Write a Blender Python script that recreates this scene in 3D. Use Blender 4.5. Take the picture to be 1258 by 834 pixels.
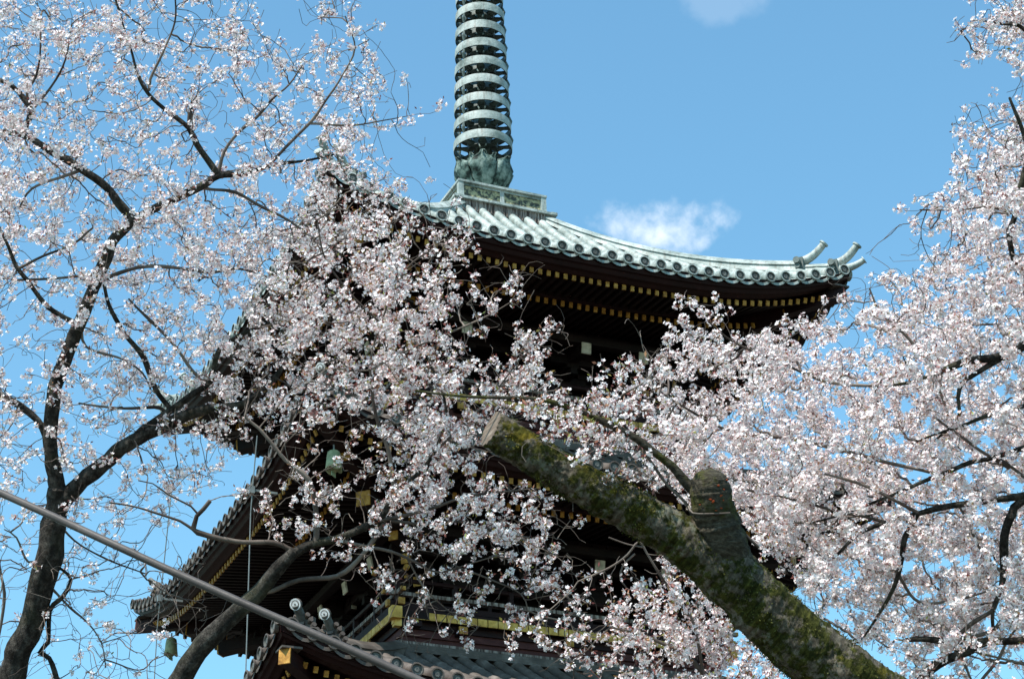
import bpy, math, random
import numpy as np
from mathutils import Vector, Matrix, noise as mnoise
R = math.radians
for o in list(bpy.data.objects): bpy.data.objects.remove(o)
rnd = random.Random(7)
rng = np.random.default_rng(11)
sc = bpy.context.scene
COL = sc.collection

# ------------------------------------------------------------------ camera
OFF = 18.6                                   # height of the top eave above the pagoda's ground
CAM = np.array([-12.4958, -28.7075, OFF - 15.1934])
PITCH, ROLL, YAW, FOC = 0.4682, 0.0299, -0.4234, 2621.7
def cam_axes():
    c, s = math.cos(YAW), math.sin(YAW)
    rx = np.array([c, s, 0]); fy = np.array([-s, c, 0]); up = np.array([0, 0, 1.])
    c, s = math.cos(PITCH), math.sin(PITCH)
    d = c*fy + s*up; v = -s*fy + c*up
    c, s = math.cos(ROLL), math.sin(ROLL)
    return c*rx - s*v, s*rx + c*v, d
CX, CY, CD = cam_axes()
cam = bpy.data.cameras.new("camera"); camo = bpy.data.objects.new("camera", cam); COL.objects.link(camo)
m = Matrix.Identity(4)
for i in range(3):
    m[i][0] = CX[i]; m[i][1] = CY[i]; m[i][2] = -CD[i]; m[i][3] = CAM[i]
camo.matrix_world = m
cam.sensor_width = 36; cam.sensor_fit = 'HORIZONTAL'; cam.lens = 36*FOC/1258
cam.clip_start = .1; cam.clip_end = 6000
sc.camera = camo
def at(px, py, depth):
    "point in the world seen at a pixel of the 1258x834 photograph, at this distance along the view axis"
    return CAM + depth*(CD + CX*(px-629)/FOC - CY*(py-417)/FOC)
def to_px(P):
    P = np.atleast_2d(P) - CAM
    d = P@CD
    return 629+FOC*(P@CX)/d, 417-FOC*(P@CY)/d

# ------------------------------------------------------------------ light
SUN_EL, SUN_H = R(57), np.array([-.88, -.47])          # height, and the horizontal direction towards the sun
SUN_H = SUN_H/np.linalg.norm(SUN_H)
sun_dir = np.array([SUN_H[0]*math.cos(SUN_EL), SUN_H[1]*math.cos(SUN_EL), math.sin(SUN_EL)])
sl = bpy.data.lights.new("sun", 'SUN'); sl.energy = 5.0; sl.angle = R(.5); sl.color = (1, .95, .875)
so = bpy.data.objects.new("sun", sl); COL.objects.link(so)
so.rotation_euler = Vector(sun_dir).to_track_quat('Z', 'Y').to_euler()
w = bpy.data.worlds.new("World"); sc.world = w; w.use_nodes = True
nt = w.node_tree; nt.nodes.clear()
def N(nt, t, **k):
    n = nt.nodes.new(t)
    for a, b in k.items(): setattr(n, a, b)
    return n
out = N(nt, 'ShaderNodeOutputWorld'); bg = N(nt, 'ShaderNodeBackground')
sky = N(nt, 'ShaderNodeTexSky'); sky.sky_type = 'NISHITA'; sky.sun_disc = False
sky.sun_elevation = SUN_EL; sky.sun_rotation = math.atan2(sun_dir[0], sun_dir[1])
sky.altitude = 30; sky.air_density = 1.25; sky.dust_density = .35; sky.ozone_density = 1.1
bg.inputs['Strength'].default_value = .134
tc = N(nt, 'ShaderNodeTexCoord')
# thin fair-weather clouds, fixed to directions of the sky
def cloud(px, py, sx, sy, prev, strength, scale, seed):
    c = at(px, py, 1.)-CAM; c /= np.linalg.norm(c)
    a = np.cross(c, [0, 0, 1]); a /= np.linalg.norm(a); b = np.cross(a, c)
    mp = N(nt, 'ShaderNodeVectorMath', operation='NORMALIZE'); nt.links.new(tc.outputs['Generated'], mp.inputs[0])
    def dot(v, k):
        d = N(nt, 'ShaderNodeVectorMath', operation='DOT_PRODUCT'); nt.links.new(mp.outputs[0], d.inputs[0]); d.inputs[1].default_value = tuple(v)
        q = N(nt, 'ShaderNodeMath', operation='MULTIPLY'); nt.links.new(d.outputs['Value'], q.inputs[0]); q.inputs[1].default_value = k
        p = N(nt, 'ShaderNodeMath', operation='POWER'); 
        ab = N(nt, 'ShaderNodeMath', operation='ABSOLUTE'); nt.links.new(q.outputs[0], ab.inputs[0])
        nt.links.new(ab.outputs[0], p.inputs[0]); p.inputs[1].default_value = 2
        return p
    d1 = dot(a, FOC/sx); d2 = dot(b, FOC/sy)
    s = N(nt, 'ShaderNodeMath', operation='ADD'); nt.links.new(d1.outputs[0], s.inputs[0]); nt.links.new(d2.outputs[0], s.inputs[1])
    ns = N(nt, 'ShaderNodeTexNoise'); ns.inputs['Scale'].default_value = scale; ns.inputs['Detail'].default_value = 7; ns.inputs['Roughness'].default_value = .55
    off = N(nt, 'ShaderNodeVectorMath', operation='ADD'); nt.links.new(mp.outputs[0], off.inputs[0]); off.inputs[1].default_value = (seed, seed*.7, 0)
    nt.links.new(off.outputs[0], ns.inputs['Vector'])
    n2 = N(nt, 'ShaderNodeMath', operation='MULTIPLY_ADD'); nt.links.new(ns.outputs['Fac'], n2.inputs[0]); n2.inputs[1].default_value = 4.2; n2.inputs[2].default_value = -1.12
    sub = N(nt, 'ShaderNodeMath', operation='SUBTRACT'); nt.links.new(n2.outputs[0], sub.inputs[0]); nt.links.new(s.outputs[0], sub.inputs[1])
    mr = N(nt, 'ShaderNodeMapRange', interpolation_type='SMOOTHSTEP'); nt.links.new(sub.outputs[0], mr.inputs['Value'])
    mr.inputs['From Min'].default_value = -.15; mr.inputs['From Max'].default_value = 1.1; mr.inputs['To Max'].default_value = strength
    fr = N(nt, 'ShaderNodeVectorMath', operation='DOT_PRODUCT'); nt.links.new(mp.outputs[0], fr.inputs[0]); fr.inputs[1].default_value = tuple(c)
    g = N(nt, 'ShaderNodeMath', operation='GREATER_THAN'); nt.links.new(fr.outputs['Value'], g.inputs[0]); g.inputs[1].default_value = .5
    f = N(nt, 'ShaderNodeMath', operation='MULTIPLY'); nt.links.new(mr.outputs[0], f.inputs[0]); nt.links.new(g.outputs[0], f.inputs[1])
    mx = N(nt, 'ShaderNodeMixRGB'); nt.links.new(f.outputs[0], mx.inputs['Fac']); nt.links.new(prev, mx.inputs['Color1']); mx.inputs['Color2'].default_value = (5.9, 6.4, 7.0, 1)
    return mx.outputs[0]
tint = N(nt, 'ShaderNodeMixRGB', blend_type='MULTIPLY'); tint.inputs['Fac'].default_value = 1; nt.links.new(sky.outputs[0], tint.inputs['Color1']); tint.inputs['Color2'].default_value = (.80, 1.20, 1.21, 1)
cur = cloud(828, 278, 92, 42, tint.outputs[0], .95, 30, 3.1)
cur = cloud(884, -2, 58, 30, cur, .12, 34, 8.3)
nt.links.new(cur, bg.inputs['Color']); nt.links.new(bg.outputs[0], out.inputs['Surface'])
sc.view_settings.view_transform = 'Standard'; sc.view_settings.look = 'None'
sc.view_settings.exposure = .52; sc.view_settings.gamma = 1; sc.view_settings.use_curve_mapping = False
sc.cycles.max_bounces = 6; sc.cycles.transparent_max_bounces = 4

# ------------------------------------------------------------------ materials
def mat(name, build):
    m = bpy.data.materials.new(name); m.use_nodes = True
    nt = m.node_tree; nt.nodes.clear()
    o = N(nt, 'ShaderNodeOutputMaterial'); b = N(nt, 'ShaderNodeBsdfPrincipled')
    nt.links.new(b.outputs[0], o.inputs['Surface'])
    build(nt, b, o); return m
def ramp(nt, fac, stops):
    r = N(nt, 'ShaderNodeValToRGB'); e = r.color_ramp.elements
    while len(e) < len(stops): e.new(.5)
    for q, (p, c) in zip(e, stops): q.position = p; q.color = (*c, 1)
    nt.links.new(fac, r.inputs['Fac']); return r.outputs[0]
def noise(nt, scale, detail=5, rough=.55, stretch=None, kind='Fac'):
    t = N(nt, 'ShaderNodeTexCoord'); v = t.outputs['Object']
    if stretch:
        mp = N(nt, 'ShaderNodeMapping'); mp.inputs['Scale'].default_value = stretch; nt.links.new(v, mp.inputs['Vector']); v = mp.outputs[0]
    n = N(nt, 'ShaderNodeTexNoise'); n.inputs['Scale'].default_value = scale; n.inputs['Detail'].default_value = detail; n.inputs['Roughness'].default_value = rough
    nt.links.new(v, n.inputs['Vector']); return n.outputs[kind]
def bump(nt, b, h, strength, dist=.02):
    n = N(nt, 'ShaderNodeBump'); n.inputs['Strength'].default_value = strength; n.inputs['Distance'].default_value = dist
    nt.links.new(h, n.inputs['Height']); nt.links.new(n.outputs[0], b.inputs['Normal'])
def mix(nt, f, a, c, bt='MIX'):
    x = N(nt, 'ShaderNodeMixRGB', blend_type=bt)
    if isinstance(f, float): x.inputs['Fac'].default_value = f
    else: nt.links.new(f, x.inputs['Fac'])
    for s, v in (('Color1', a), ('Color2', c)):
        if isinstance(v, tuple): x.inputs[s].default_value = (*v, 1)
        else: nt.links.new(v, x.inputs[s])
    return x.outputs[0]
def simple(name, stops, scale=4, rough=.7, metal=0, bmp=.2, stretch=None, detail=6, spec=.2):
    def f(nt, b, o):
        n = noise(nt, scale, detail, .6, stretch)
        nt.links.new(ramp(nt, n, stops), b.inputs['Base Color'])
        b.inputs['Roughness'].default_value = rough; b.inputs['Metallic'].default_value = metal; b.inputs['Specular IOR Level'].default_value = spec
        if bmp: bump(nt, b, noise(nt, scale*6, 4, .6, stretch), bmp)
    return mat(name, f)
M = {}
def verdigris(nt, b, o, dark=False):
    c = ramp(nt, noise(nt, 3.2, 8, .62), [(.28, (.09, .13, .115)), (.40, (.20, .245, .225)), (.52, (.335, .385, .36)), (.75, (.53, .56, .525))])
    st = ramp(nt, noise(nt, 5, 6, .7, (3, 3, .5)), [(.5, (1, 1, 1)), (.62, (.62, .54, .5)), (.75, (.42, .36, .32))])
    c = mix(nt, .8, c, st, 'MULTIPLY')
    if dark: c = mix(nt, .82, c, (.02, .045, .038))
    nt.links.new(c, b.inputs['Base Color']); b.inputs['Roughness'].default_value = .62; b.inputs['Metallic'].default_value = .0
    bump(nt, b, noise(nt, 22, 4), .35)
M['copper'] = mat('verdigris_copper', verdigris)
M['copper_dark'] = mat('dark_verdigris', lambda n, b, o: verdigris(n, b, o, True))  # darkened copy of the copper; within the spire rings it paints in shade
M['copper_mid'] = simple('patchy_verdigris', [(.40, (.012, .02, .017)), (.48, (.06, .10, .085)), (.6, (.19, .26, .23)), (.78, (.42, .48, .44))], 6, .6, 0, .6)
M['tile'] = simple('grey_roof_tile', [(.3, (.055, .043, .036)), (.55, (.11, .09, .076)), (.75, (.22, .185, .16))], 3, .55, 0, .25)
M['tile_disc'] = simple('tile_end', [(.3, (.045, .047, .044)), (.6, (.12, .125, .115)), (.8, (.22, .225, .21))], 9, .6)
M['tile_white'] = simple('whitened_tile_end', [(.3, (.5, .5, .49)), (.6, (.75, .75, .73))], 14, .6)
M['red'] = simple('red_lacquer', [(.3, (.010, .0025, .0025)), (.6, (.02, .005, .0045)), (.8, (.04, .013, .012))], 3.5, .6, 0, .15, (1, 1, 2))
M['redlit'] = simple('lit_red_panel', [(.3, (.05, .014, .013)), (.6, (.085, .028, .025)), (.8, (.17, .08, .075))], 4.5, .65, 0, .2, (1, 1, 3))  # lit copy of the red lacquer, the brightness put into its colour
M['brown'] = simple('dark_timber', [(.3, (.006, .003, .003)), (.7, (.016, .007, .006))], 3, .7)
M['gold'] = simple('gold_leaf_cap', [(.3, (.20, .09, .018)), (.55, (.42, .21, .04)), (.8, (.66, .42, .13))], 14, .45, .15, .15)
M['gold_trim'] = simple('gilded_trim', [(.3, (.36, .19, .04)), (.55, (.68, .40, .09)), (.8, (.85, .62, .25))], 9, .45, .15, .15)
M['white'] = simple('worn_white_paint', [(.3, (.2, .17, .13)), (.5, (.5, .44, .34)), (.75, (.66, .60, .50))], 10, .7)
M['weathered'] = simple('weathered_rail', [(.36, (.04, .024, .02)), (.46, (.14, .105, .088)), (.6, (.34, .285, .25)), (.8, (.5, .44, .39))], 3.5, .7, 0, .3, (9, 9, 1))
M['carved'] = None
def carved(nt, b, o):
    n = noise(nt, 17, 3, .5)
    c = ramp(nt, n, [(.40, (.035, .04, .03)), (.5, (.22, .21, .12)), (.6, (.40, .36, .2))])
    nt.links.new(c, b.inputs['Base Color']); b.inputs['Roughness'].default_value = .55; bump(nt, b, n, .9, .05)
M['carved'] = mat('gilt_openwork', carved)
M['bell'] = simple('bronze_bell', [(.3, (.16, .2, .11)), (.7, (.42, .44, .26))], 7, .5)
def bark(nt, b, o):
    n = noise(nt, 15, 8, .72, (1, 1, .8)); n2 = noise(nt, 2.2, 4)
    c = ramp(nt, n, [(.3, (.009, .0075, .0065)), (.47, (.03, .026, .022)), (.6, (.085, .075, .064)), (.75, (.20, .185, .16))])
    c = mix(nt, ramp(nt, n2, [(.52, (0, 0, 0)), (.66, (1, 1, 1))]), c, mix(nt, .35, c, (.085, .09, .05)))
    nt.links.new(c, b.inputs['Base Color']); b.inputs['Roughness'].default_value = .9; b.inputs['Specular IOR Level'].default_value = .12; bump(nt, b, n, 1, .04)
M['bark'] = mat('cherry_bark', bark)
M['twig'] = simple('cherry_twig', [(.35, (.04, .029, .024)), (.5, (.11, .085, .07)), (.7, (.26, .215, .18))], 2.2, .8, 0, 0)
ldir = at(604, 526, 11.)-at(1060, 850, 11.); ldir /= np.linalg.norm(ldir)
lm_ = np.cross(ldir, CD); lm_ /= np.linalg.norm(lm_)
def along(nt, sx, sy, scale, detail=6, rough=.65):
    "noise drawn out around the limb: cherry lenticels and peeling bands"
    t = N(nt, 'ShaderNodeTexCoord'); a = N(nt, 'ShaderNodeMapping'); a.inputs['Rotation'].default_value = Matrix((ldir, lm_, np.cross(ldir, lm_))).to_euler()
    c = N(nt, 'ShaderNodeMapping'); c.inputs['Scale'].default_value = (sx, sy, sy); nt.links.new(t.outputs['Object'], a.inputs['Vector']); nt.links.new(a.outputs[0], c.inputs['Vector'])
    n = N(nt, 'ShaderNodeTexNoise'); n.inputs['Scale'].default_value = scale; n.inputs['Detail'].default_value = detail; n.inputs['Roughness'].default_value = rough
    nt.links.new(c.outputs[0], n.inputs['Vector']); return n.outputs['Fac']
def moss(nt, b, o):
    n0 = noise(nt, 38, 8, .78); n1 = along(nt, 4, .7, 9)
    mxn = N(nt, 'ShaderNodeMath', operation='MULTIPLY_ADD'); nt.links.new(n1, mxn.inputs[0]); mxn.inputs[1].default_value = .55
    hlf = N(nt, 'ShaderNodeMath', operation='MULTIPLY'); nt.links.new(n0, hlf.inputs[0]); hlf.inputs[1].default_value = .45; nt.links.new(hlf.outputs[0], mxn.inputs[2]); n = mxn.outputs[0]; big = noise(nt, 3.4, 5, .6); mid = noise(nt, 8.5, 6, .7)
    barkc = ramp(nt, n, [(.32, (.022, .018, .013)), (.48, (.10, .084, .062)), (.66, (.27, .235, .18))])
    mossc = ramp(nt, n, [(.30, (.006, .008, .002)), (.45, (.022, .024, .006)), (.56, (.065, .065, .015)), (.72, (.19, .175, .045))])
    yel = ramp(nt, n, [(.3, (.025, .02, .003)), (.55, (.12, .095, .012)), (.8, (.30, .24, .04))])
    mossc = mix(nt, ramp(nt, big, [(.58, (0, 0, 0)), (.68, (1, 1, 1))]), mossc, yel)
    f = ramp(nt, mid, [(.45, (0, 0, 0)), (.51, (1, 1, 1))])
    lich = ramp(nt, noise(nt, 5.5, 6, .7), [(.60, (0, 0, 0)), (.66, (.7, .7, .7))])
    c = mix(nt, f, barkc, mossc); c = mix(nt, lich, c, (.20, .205, .16))
    nt.links.new(c, b.inputs['Base Color']); b.inputs['Roughness'].default_value = .95; b.inputs['Specular IOR Level'].default_value = .08; bump(nt, b, n, 1, .03)
M['moss'] = mat('mossy_bark', moss)
def tuft(nt, b, o):
    g = N(nt, 'ShaderNodeNewGeometry'); big = noise(nt, 3.4, 5, .6)
    a = ramp(nt, g.outputs['Random Per Island'], [(0, (.016, .019, .005)), (.5, (.05, .055, .013)), (1, (.14, .14, .04))])
    y = ramp(nt, g.outputs['Random Per Island'], [(0, (.06, .045, .006)), (.5, (.20, .15, .02)), (1, (.36, .29, .06))])
    nt.links.new(mix(nt, ramp(nt, big, [(.56, (0, 0, 0)), (.66, (1, 1, 1))]), a, y), b.inputs['Base Color']); b.inputs['Roughness'].default_value = .95; b.inputs['Specular IOR Level'].default_value = .05
M['moss_tuft'] = mat('moss_tuft', tuft)
def stubm(nt, b, o):
    n = noise(nt, 24, 7, .7, (1, 1, 2.6)); f = ramp(nt, noise(nt, 5, 5, .65), [(.5, (0, 0, 0)), (.6, (1, 1, 1))])
    c = mix(nt, f, ramp(nt, n, [(.3, (.022, .018, .013)), (.5, (.075, .065, .048)), (.72, (.17, .15, .115))]), ramp(nt, n, [(.3, (.02, .022, .006)), (.7, (.12, .12, .04))]))
    nt.links.new(c, b.inputs['Base Color']); b.inputs['Roughness'].default_value = .95; b.inputs['Specular IOR Level'].default_value = .08; bump(nt, b, n, 1, .03)
M['stub'] = mat('stub_bark', stubm)
M['sawn'] = simple('sawn_wood', [(.3, (.06, .042, .03)), (.5, (.16, .12, .088)), (.75, (.30, .24, .19))], 7, .8, 0, .4, (1, 1, 6))
M['fungus'] = simple('orange_fungus', [(.3, (.38, .06, .02)), (.7, (.62, .14, .05))], 20, .7)
def petal(nt, b, o):
    g = N(nt, 'ShaderNodeNewGeometry')
    c = ramp(nt, g.outputs['Random Per Island'], [(0, (.74, .48, .49)), (.18, (.88, .745, .745)), (.45, (.95, .885, .875)), (1, (.97, .935, .915))])
    nt.links.new(c, b.inputs['Base Color']); b.inputs['Roughness'].default_value = .8; b.inputs['Specular IOR Level'].default_value = .1
    t = N(nt, 'ShaderNodeBsdfTranslucent'); nt.links.new(c, t.inputs['Color'])
    x = N(nt, 'ShaderNodeMixShader'); x.inputs['Fac'].default_value = .26
    nt.links.new(b.outputs[0], x.inputs[1]); nt.links.new(t.outputs[0], x.inputs[2]); nt.links.new(x.outputs[0], o.inputs['Surface'])
M['petal'] = mat('cherry_petal', petal)
def calyx(nt, b, o):
    g = N(nt, 'ShaderNodeNewGeometry')
    c = ramp(nt, g.outputs['Random Per Island'], [(0, (.20, .05, .045)), (.45, (.34, .11, .09)), (.75, (.42, .20, .10)), (.93, (.30, .27, .06)), (1, (.30, .36, .08))])
    nt.links.new(c, b.inputs['Base Color']); b.inputs['Roughness'].default_value = .6
    t = N(nt, 'ShaderNodeBsdfTranslucent'); nt.links.new(c, t.inputs['Color'])
    x = N(nt, 'ShaderNodeMixShader'); x.inputs['Fac'].default_value = .3
    nt.links.new(b.outputs[0], x.inputs[1]); nt.links.new(t.outputs[0], x.inputs[2]); nt.links.new(x.outputs[0], o.inputs['Surface'])
M['calyx'] = mat('calyx_and_young_leaf', calyx)
M['cable'] = simple('cable_sheath', [(.3, (.055, .047, .044)), (.7, (.10, .088, .082))], 5, .5, 0, .1)
M['wire'] = simple('conductor_wire', [(.3, (.14, .15, .145)), (.7, (.25, .27, .26))], 5, .5, .3, 0)
M['ground'] = simple('gravel_ground', [(.3, (.05, .045, .035)), (.7, (.11, .10, .08))], 2, .9, 0, .5)
M['stone'] = simple('stone_plinth', [(.3, (.2, .195, .18)), (.7, (.34, .33, .31))], 2, .85)

# ------------------------------------------------------------------ mesh helpers
class MB:
    def __init__(s): s.v = []; s.f = []; s.m = []; s.T = None; s.n = 0
    def add(s, verts, faces, mi=0):
        verts = np.asarray(verts, float).reshape(-1, 3)
        if s.T is not None: verts = verts@s.T.T+np.array((0, 0, s.zj))
        b = s.n; s.v.append(verts); s.n += len(verts)
        s.f.extend([tuple(i+b for i in f) for f in faces]); s.m.extend([mi]*len(faces))
    def rot(s, k):
        a = k*math.pi/2; c, q = math.cos(a), math.sin(a)
        e = 1+.002*(k % 2); s.T = np.array([[c*e, -q*e, 0], [q*e, c*e, 0], [0, 0, 1]]); s.zj = .0025*(k % 2)
    def box(s, c, h, mi=0, ax=None):
        c = np.array(c, float); A = np.eye(3) if ax is None else np.array(ax, float)
        vs = [c + sx*h[0]*A[0] + sy*h[1]*A[1] + sz*h[2]*A[2] for sz in (-1, 1) for sy in (-1, 1) for sx in (-1, 1)]
        s.add(vs, [(0, 2, 3, 1), (4, 5, 7, 6), (0, 1, 5, 4), (2, 6, 7, 3), (0, 4, 6, 2), (1, 3, 7, 5)], mi)
    def beam(s, p, q, w, h, mi=0, cap=None):
        "box from p to q, w wide and h high, cap = material of the end at q"
        p = np.array(p, float); q = np.array(q, float); d = q-p; L = np.linalg.norm(d); d /= L
        x = np.cross(d, [0, 0, 1.]); x /= np.linalg.norm(x); u = np.cross(x, d)
        s.box((p+q)/2, (L/2, w/2, h/2), mi, (d, x, u))
        if cap is not None: s.box(q+d*.008, (.012, w/2+.003, h/2+.003), cap, (d, x, u))
    def tube(s, pts, rad, k=8, mi=0, caps=True, capmi=None, wob=0, up=None):
        pts = np.asarray(pts, float); n = len(pts); rad = np.broadcast_to(rad, (n,)) if np.ndim(rad) < 2 else rad
        t = np.gradient(pts, axis=0); t /= np.linalg.norm(t, axis=1)[:, None]+1e-12
        u = np.cross(t[0], [0, 0, 1.] if up is None else up)
        if np.linalg.norm(u) < 1e-3: u = np.array([1., 0, 0])
        V = []
        ang = np.arange(k)*2*math.pi/k
        for i in range(n):
            u = u - t[i]*(u@t[i]); u /= np.linalg.norm(u); v = np.cross(t[i], u)
            V.append(pts[i] + rad[i]*(np.cos(ang)[:, None]*u + np.sin(ang)[:, None]*v))
        F = [(i*k+j, i*k+(j+1) % k, (i+1)*k+(j+1) % k, (i+1)*k+j) for i in range(n-1) for j in range(k)]
        V = np.concatenate(V); s.add(V, F, mi)
        if caps:
            cm = mi if capmi is None else capmi
            s.add(V[:k], [tuple(range(k))[::-1]], cm); s.add(V[-k:], [tuple(range(k))], cm)
    def grid(s, P, mi=0):
        P = np.asarray(P, float); a, b = P.shape[:2]
        s.add(P.reshape(-1, 3), [(i*b+j, i*b+j+1, (i+1)*b+j+1, (i+1)*b+j) for i in range(a-1) for j in range(b-1)], mi)
    def lathe(s, c, prof, k=24, mi=0):
        c = np.array(c, float); ang = np.arange(k)*2*math.pi/k
        V = np.concatenate([c + np.stack([r*np.cos(ang), r*np.sin(ang), np.full(k, z)], 1) for r, z in prof])
        s.add(V, [(i*k+j, i*k+(j+1) % k, (i+1)*k+(j+1) % k, (i+1)*k+j) for i in range(len(prof)-1) for j in range(k)], mi)
    def build(s, name, mats, parent=None, smooth=False):
        me = bpy.data.meshes.new(name)
        V = np.concatenate(s.v) if s.v else np.zeros((0, 3))
        if parent is not None:
            V = V - np.array(world_loc(parent))
        me.from_pydata(V.tolist(), [], s.f)
        for q in (mats if isinstance(mats, (list, tuple)) else [mats]): me.materials.append(M[q])
        me.polygons.foreach_set('material_index', s.m)
        if smooth: me.polygons.foreach_set('use_smooth', [True]*len(s.f))
        me.update()
        o = bpy.data.objects.new(name, me); COL.objects.link(o)
        if parent is not None: o.parent = parent
        return o
def world_loc(o):
    l = Vector(o.location)
    while o.parent: o = o.parent; l = l+Vector(o.location)
    return l
def thing(name, label, cat, loc, group=None):
    o = bpy.data.objects.new(name, None); COL.objects.link(o); o.location = tuple(loc); o.empty_display_size = .3
    o['label'] = label; o['category'] = cat
    if group: o['group'] = group
    return o
def tag(o, label, cat, group=None):
    o['label'] = label; o['category'] = cat
    if group: o['group'] = group
    return o
def auto_smooth(o, ang=40):
    me = o.data; me.polygons.foreach_set('use_smooth', [True]*len(me.polygons))
    me.set_sharp_from_angle(angle=R(ang))

# ------------------------------------------------------------------ ground
def ground():
    b = MB(); xs = np.concatenate([np.linspace(-1500, -60, 8), np.linspace(-50, 50, 31), np.linspace(60, 1500, 8)])
    def h(x, y):
        d = math.hypot(x-CAM[0], y-CAM[1]); return 1.75*math.exp(-(d/13)**2) - .02
    P = [[(x, y, h(x, y)) for y in xs] for x in xs]
    b.grid(P); o = b.build('ground', 'ground', None, True); o['kind'] = 'structure'
ground()

# ------------------------------------------------------------------ pagoda
DZ, UP, PW = 3.5233, .6025, 3.13
EAVE = {5: 4.3, 4: 4.56, 3: 5.02, 2: 5.3, 1: 5.6}
PITCHT = .2698
pagoda = thing('pagoda', 'tall dark red five-storey pagoda with gold-tipped rafters, green copper top roof and ringed spire', 'pagoda', (0, 0, 0))
def upt(s, d, tau=0.):
    return UP*min(1.15, abs(s)/d)**PW*(1-tau)**1.6
def build_storey(k):
    a = EAVE[k]; ze = OFF - (5-k)*DZ
    top = k == 5
    rin, H = (.78, 2.58) if top else (EAVE[k+1]*.5+.20, 1.28)
    if k == 4: rin = 2.25
    if k == 3: rin = 2.5
    TM = 'copper' if top else 'tile'
    zoff = ze-.0
    def prof(tau): return H*(.60*tau+.40*tau*tau) if top else H*(.66*tau+.34*tau*tau)
    def surf(s, d):
        tau = (a-d)/(a-rin)
        return zoff + prof(max(tau, 0)) + upt(s, max(d, .3), max(0, min(1, tau)))
    n = int(round(2*a/PITCHT)); p = 2*a/n
    rr = .074
    roof = MB(); disc = MB()
    for q in range(4):
        roof.rot(q)
        for i in range(n):
            s = a-(i+.5)*p
            # roll of cover tiles
            dend = max(rin, abs(s)+.02); L = a-dend
            if L > .06:
                m_ = max(1, int(L/.24)); pts = []; rad = []
                for j in range(m_+1):
                    d = a-L*j/m_
                    for e, r_ in ((-.012, rr*1.0), (.0, rr*1.13)):
                        dd = max(min(d-e*1., a+.0), dend)
                        pts.append((s, -dd, surf(s, dd))); rad.append(r_)
                pts.insert(0, (s, -a-.03, surf(s, a))); rad.insert(0, rr*1.12)
                # ensure monotone
                P2 = [pts[0]]; R2 = [rad[0]]
                for a1, b1 in zip(pts[1:], rad[1:]):
                    if a1[1]-P2[-1][1] > .004: P2.append(a1); R2.append(b1)
                roof.tube(P2, np.array(R2), 10, 0, caps=False, up=(0, -1, 0) if False else None)
            # round end tile with a raised rim and boss
            c = np.array((s, -a-.03, surf(s, a))); kk = 14
            rings = [(rr*1.16, .0), (rr*1.22, -.018), (rr*.98, -.02), (rr*.90, .004), (rr*.55, .004), (rr*.45, -.008), (rr*.2, -.010), (0.001, -.004)]
            ang = np.arange(kk)*2*math.pi/kk
            V = np.concatenate([c+np.stack([r*np.cos(ang), np.full(kk, y), r*np.sin(ang)], 1) for r, y in rings])
            F = [(u*kk+v, u*kk+(v+1) % kk, (u+1)*kk+(v+1) % kk, (u+1)*kk+v) for u in range(len(rings)-1) for v in range(kk)]
            roof.add(V, F[:2*kk], 0); roof.add(V, F[2*kk:], 1)
            # hanging lip of the pan tile between two rolls
            if i < n-1:
                s2 = s-p/2; arc = []
                for e in np.linspace(-1, 1, 7):
                    ss = s2+e*(p/2); z = surf(ss, a)-.045-.05*(1-e*e)
                    arc.append([(ss, -a-.012, z-.045), (ss, -a-.012, z), (ss, -a+.3, z+.12)])
                roof.grid(np.array(arc).transpose(1, 0, 2), 0)
        # pan surface
        ns = 2*n
        P = []
        for j in range(13):
            d = a-(a-rin)*j/12
            P.append([(e*d, -d, surf(e*d, d)-.035) for e in np.linspace(-1, 1, ns+1)])
        roof.grid(P, 0)
        # under-boarding closing the roof body
        P = []
        for d, dz in ((a-.01, -.05), (a-.03, -.125), (a-.5, -.1)):
            P.append([(e*d, -d, zoff+upt(e*d, d)+dz) for e in np.linspace(-1, 1, ns+1)])
        roof.grid(P, 2)
    ro = roof.build('roof', [TM, 'tile_disc', 'red'], pagoda); auto_smooth(ro, 50)
    ro['label'] = 'green copper roof' if top else 'grey tiled roof'
    # hip ridges with horns
    for q in range(4):
        rd = MB(); rd.rot(q)
        def hip(d, dz=0): return np.array((-d, -d, surf(d, d)+dz))
        def ridge(d0, d1, h0, h1, wd, mi=0, nseg=14):
            P = []
            ax = np.array((1, -1, 0))/math.sqrt(2)
            for j in range(nseg+1):
                d = d0+(d1-d0)*j/nseg; h = h0+(h1-h0)*j/nseg
                b0 = hip(d, -.04)
                ring = [b0-ax*wd, b0-ax*wd*.86+np.array((0, 0, h*.5)), b0-ax*wd*1.05+np.array((0, 0, h*.55)), b0-ax*wd*.7+np.array((0, 0, h*.85)), b0+np.array((0, 0, h+.04)),
                        b0+ax*wd*.7+np.array((0, 0, h*.85)), b0+ax*wd*1.05+np.array((0, 0, h*.55)), b0+ax*wd*.86+np.array((0, 0, h*.5)), b0+ax*wd]
                P.append(ring)
            rd.grid(P, mi)
            for e in (0, -1): rd.add(P[e], [tuple(range(9))], mi)
        out_ = np.array((-1, -1, 0))/math.sqrt(2)
        if top:
            ridge(rin, a*.87, .18, .2, .12); ridge(a*.86, a*.958, .13, .12, .1); ridge(a*.94, a*.99, .03, .04, .075)
            horns = ((a*.875, .17, .062), (a*.963, .10, .062), (a*.99, .01, .052))
        else:
            ridge(rin, a*.79, .18, .22, .13); ridge(a*.78, a*.905, .13, .15, .11); ridge(a*.89, a*1.0, .03, .04, .08)
            horns = ((a*.795, .27, .066), (a*.91, .21, .066))
        ro_ = rd.build('hip_ridge', 'copper' if top else 'tile', ro)
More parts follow.
